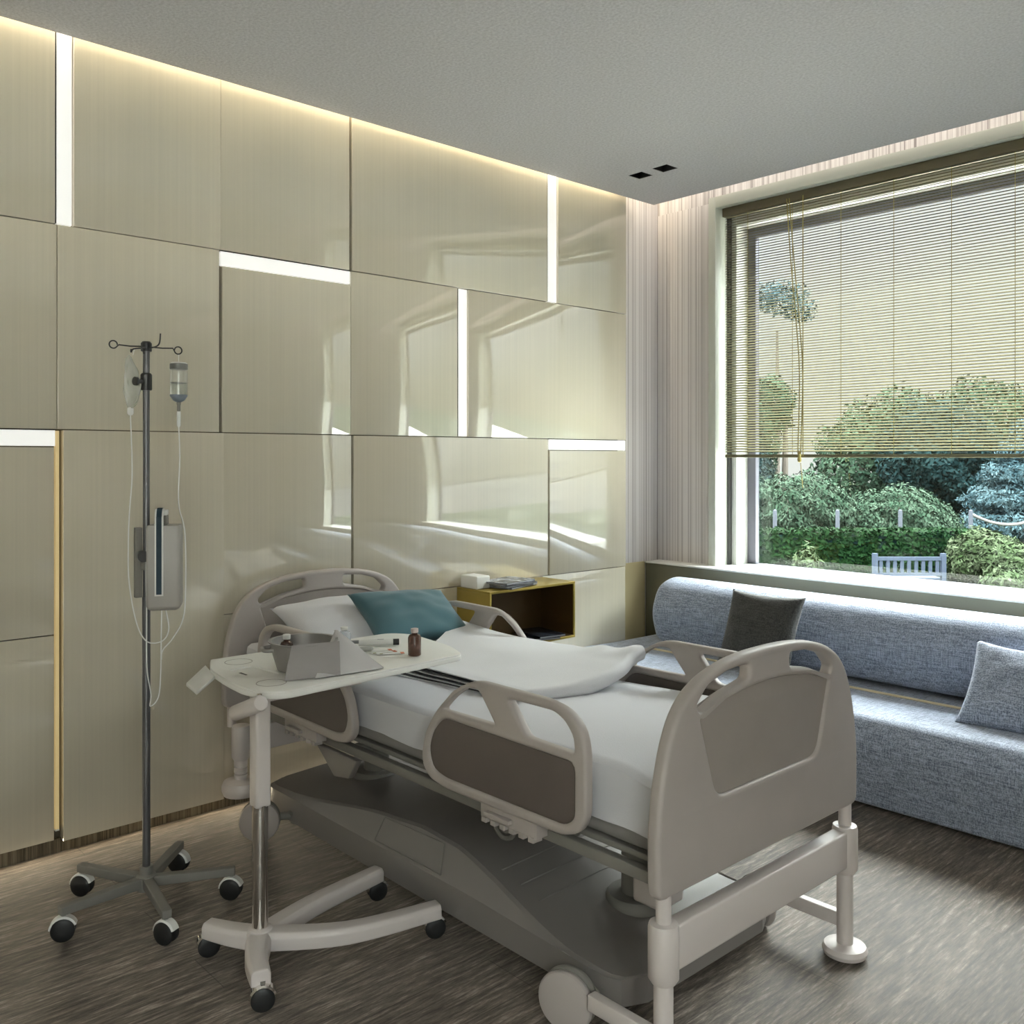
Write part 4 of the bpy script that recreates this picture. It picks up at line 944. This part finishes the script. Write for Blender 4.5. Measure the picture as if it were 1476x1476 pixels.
tree('broadleaf_tree', -13.0, 22.5, 7, [(-12.7, 22.0, 6.6, 1.0, 1.0, .55), (-12.2, 22.6, 6.2, .6, .6, .4)], 1300, .07, L_B, 'tall thin tree top showing high behind the blind', fill=.2)
tree('broadleaf_tree', -10.4, 16.6, 3.0, [(-10.4, 16.6, .8, .8, .8, 1.6)], 7000, .06, L_D, 'dark tree behind the left weeping shrub')
tree('broadleaf_tree', -3.0, 27, 4, [(-3.0, 27, 2.0, 2.5, 2.5, 2.0)], 9000, .10, L_M, 'green tree behind the blue spruce')
def bush(x, y, r, h_, n, material, label, size=.034):
    o = leaves('leafy_plant', [(x, y, GZ+h_*.5, r, r, h_*.55)], n, size, material, None, aspect=2.6, fill=.3)
    tag(o, label, 'plant')
bush(-1.75, 9.9, .52, .80, 9000, L_Y, 'bright leafy plant at the right end of the hedge')
bush(-1.25, 9.6, .45, .66, 7000, L_Y, 'bright leafy plant farther right, under the rope')
bush(-.9, 8.6, .40, .42, 4500, L_Y, 'low pale plant at the right edge of the garden view')
bush(-3.3, 7.6, .20, .62, 700, L_Y, 'small loose plant standing in front of the hedge', .04)
gp = mat('weathered_post', (.045, .05, .06), .8, spec=.02)
posts = [(-4.0, 9.75), (-3.3, 10.5), (-2.5, 11.3), (-1.7, 12.1), (-4.7, 9.0)]
plb = ['grey garden post left of the middle, behind the hedge', 'grey garden post in front of the right weeping shrub', 'grey garden post at the right end of the hedge, holding the rope', 'grey garden post at the right edge of the view', 'grey garden post nearest to the left window frame']
for (x, y), lab in zip(posts, plb):
    tag(MB().lathe((x, y, GZ), [(.034, 0), (.034, 1.0), (.028, 1.03), (.01, 1.04)], 12).build('garden_post', gp), lab, 'post', 'garden posts')
rp_ = MB().tube(curve_pts([(-2.5, 11.3, .52), (-2.3, 11.5, .40), (-2.1, 11.7, .35), (-1.9, 11.9, .38), (-1.7, 12.1, .52)], 6), .025, 8).build('rope', mat('pale_rope', (.10, .10, .095), .8, spec=.02))
tag(rp_, 'pale thick rope sagging between the two right garden posts', 'rope')
# bench (its back towards the room)
bn = thing('garden_bench', (-2.0, 7.95, GZ), 'pale grey slatted garden bench in front of the hedge', 'bench')
BW = mat('pale_bench_wood', (.028, .036, .052), .7, spec=.02)
Mb = Matrix.Translation((-2.0, 7.95, GZ)) @ Matrix.Rotation(math.atan2(.70, .65), 4, 'Z') @ Matrix.Diagonal((1.0, 1.0, .60, 1))
for sx in (-.46, .46):
    MB().box(sx-.03, sx+.03, -.03, .03, 0, 1.0, Mb).build('back_post', BW, bn); MB().box(sx-.03, sx+.03, .42, .48, 0, .42, Mb).build('front_leg', BW, bn)
MB().box(-.43, .43, -.02, .02, .84, .92, Mb).build('top_rail', BW, bn)
MB().box(-.43, .43, -.02, .02, .50, .56, Mb).build('lower_rail', BW, bn)
for k in range(9):
    x = -.38+k*.095; MB().box(x-.022, x+.022, -.012, .012, .56, .84, Mb).build('back_slat', BW, bn)
MB().box(-.46, .46, 0, .48, .40, .44, Mb).build('seat', BW, bn)
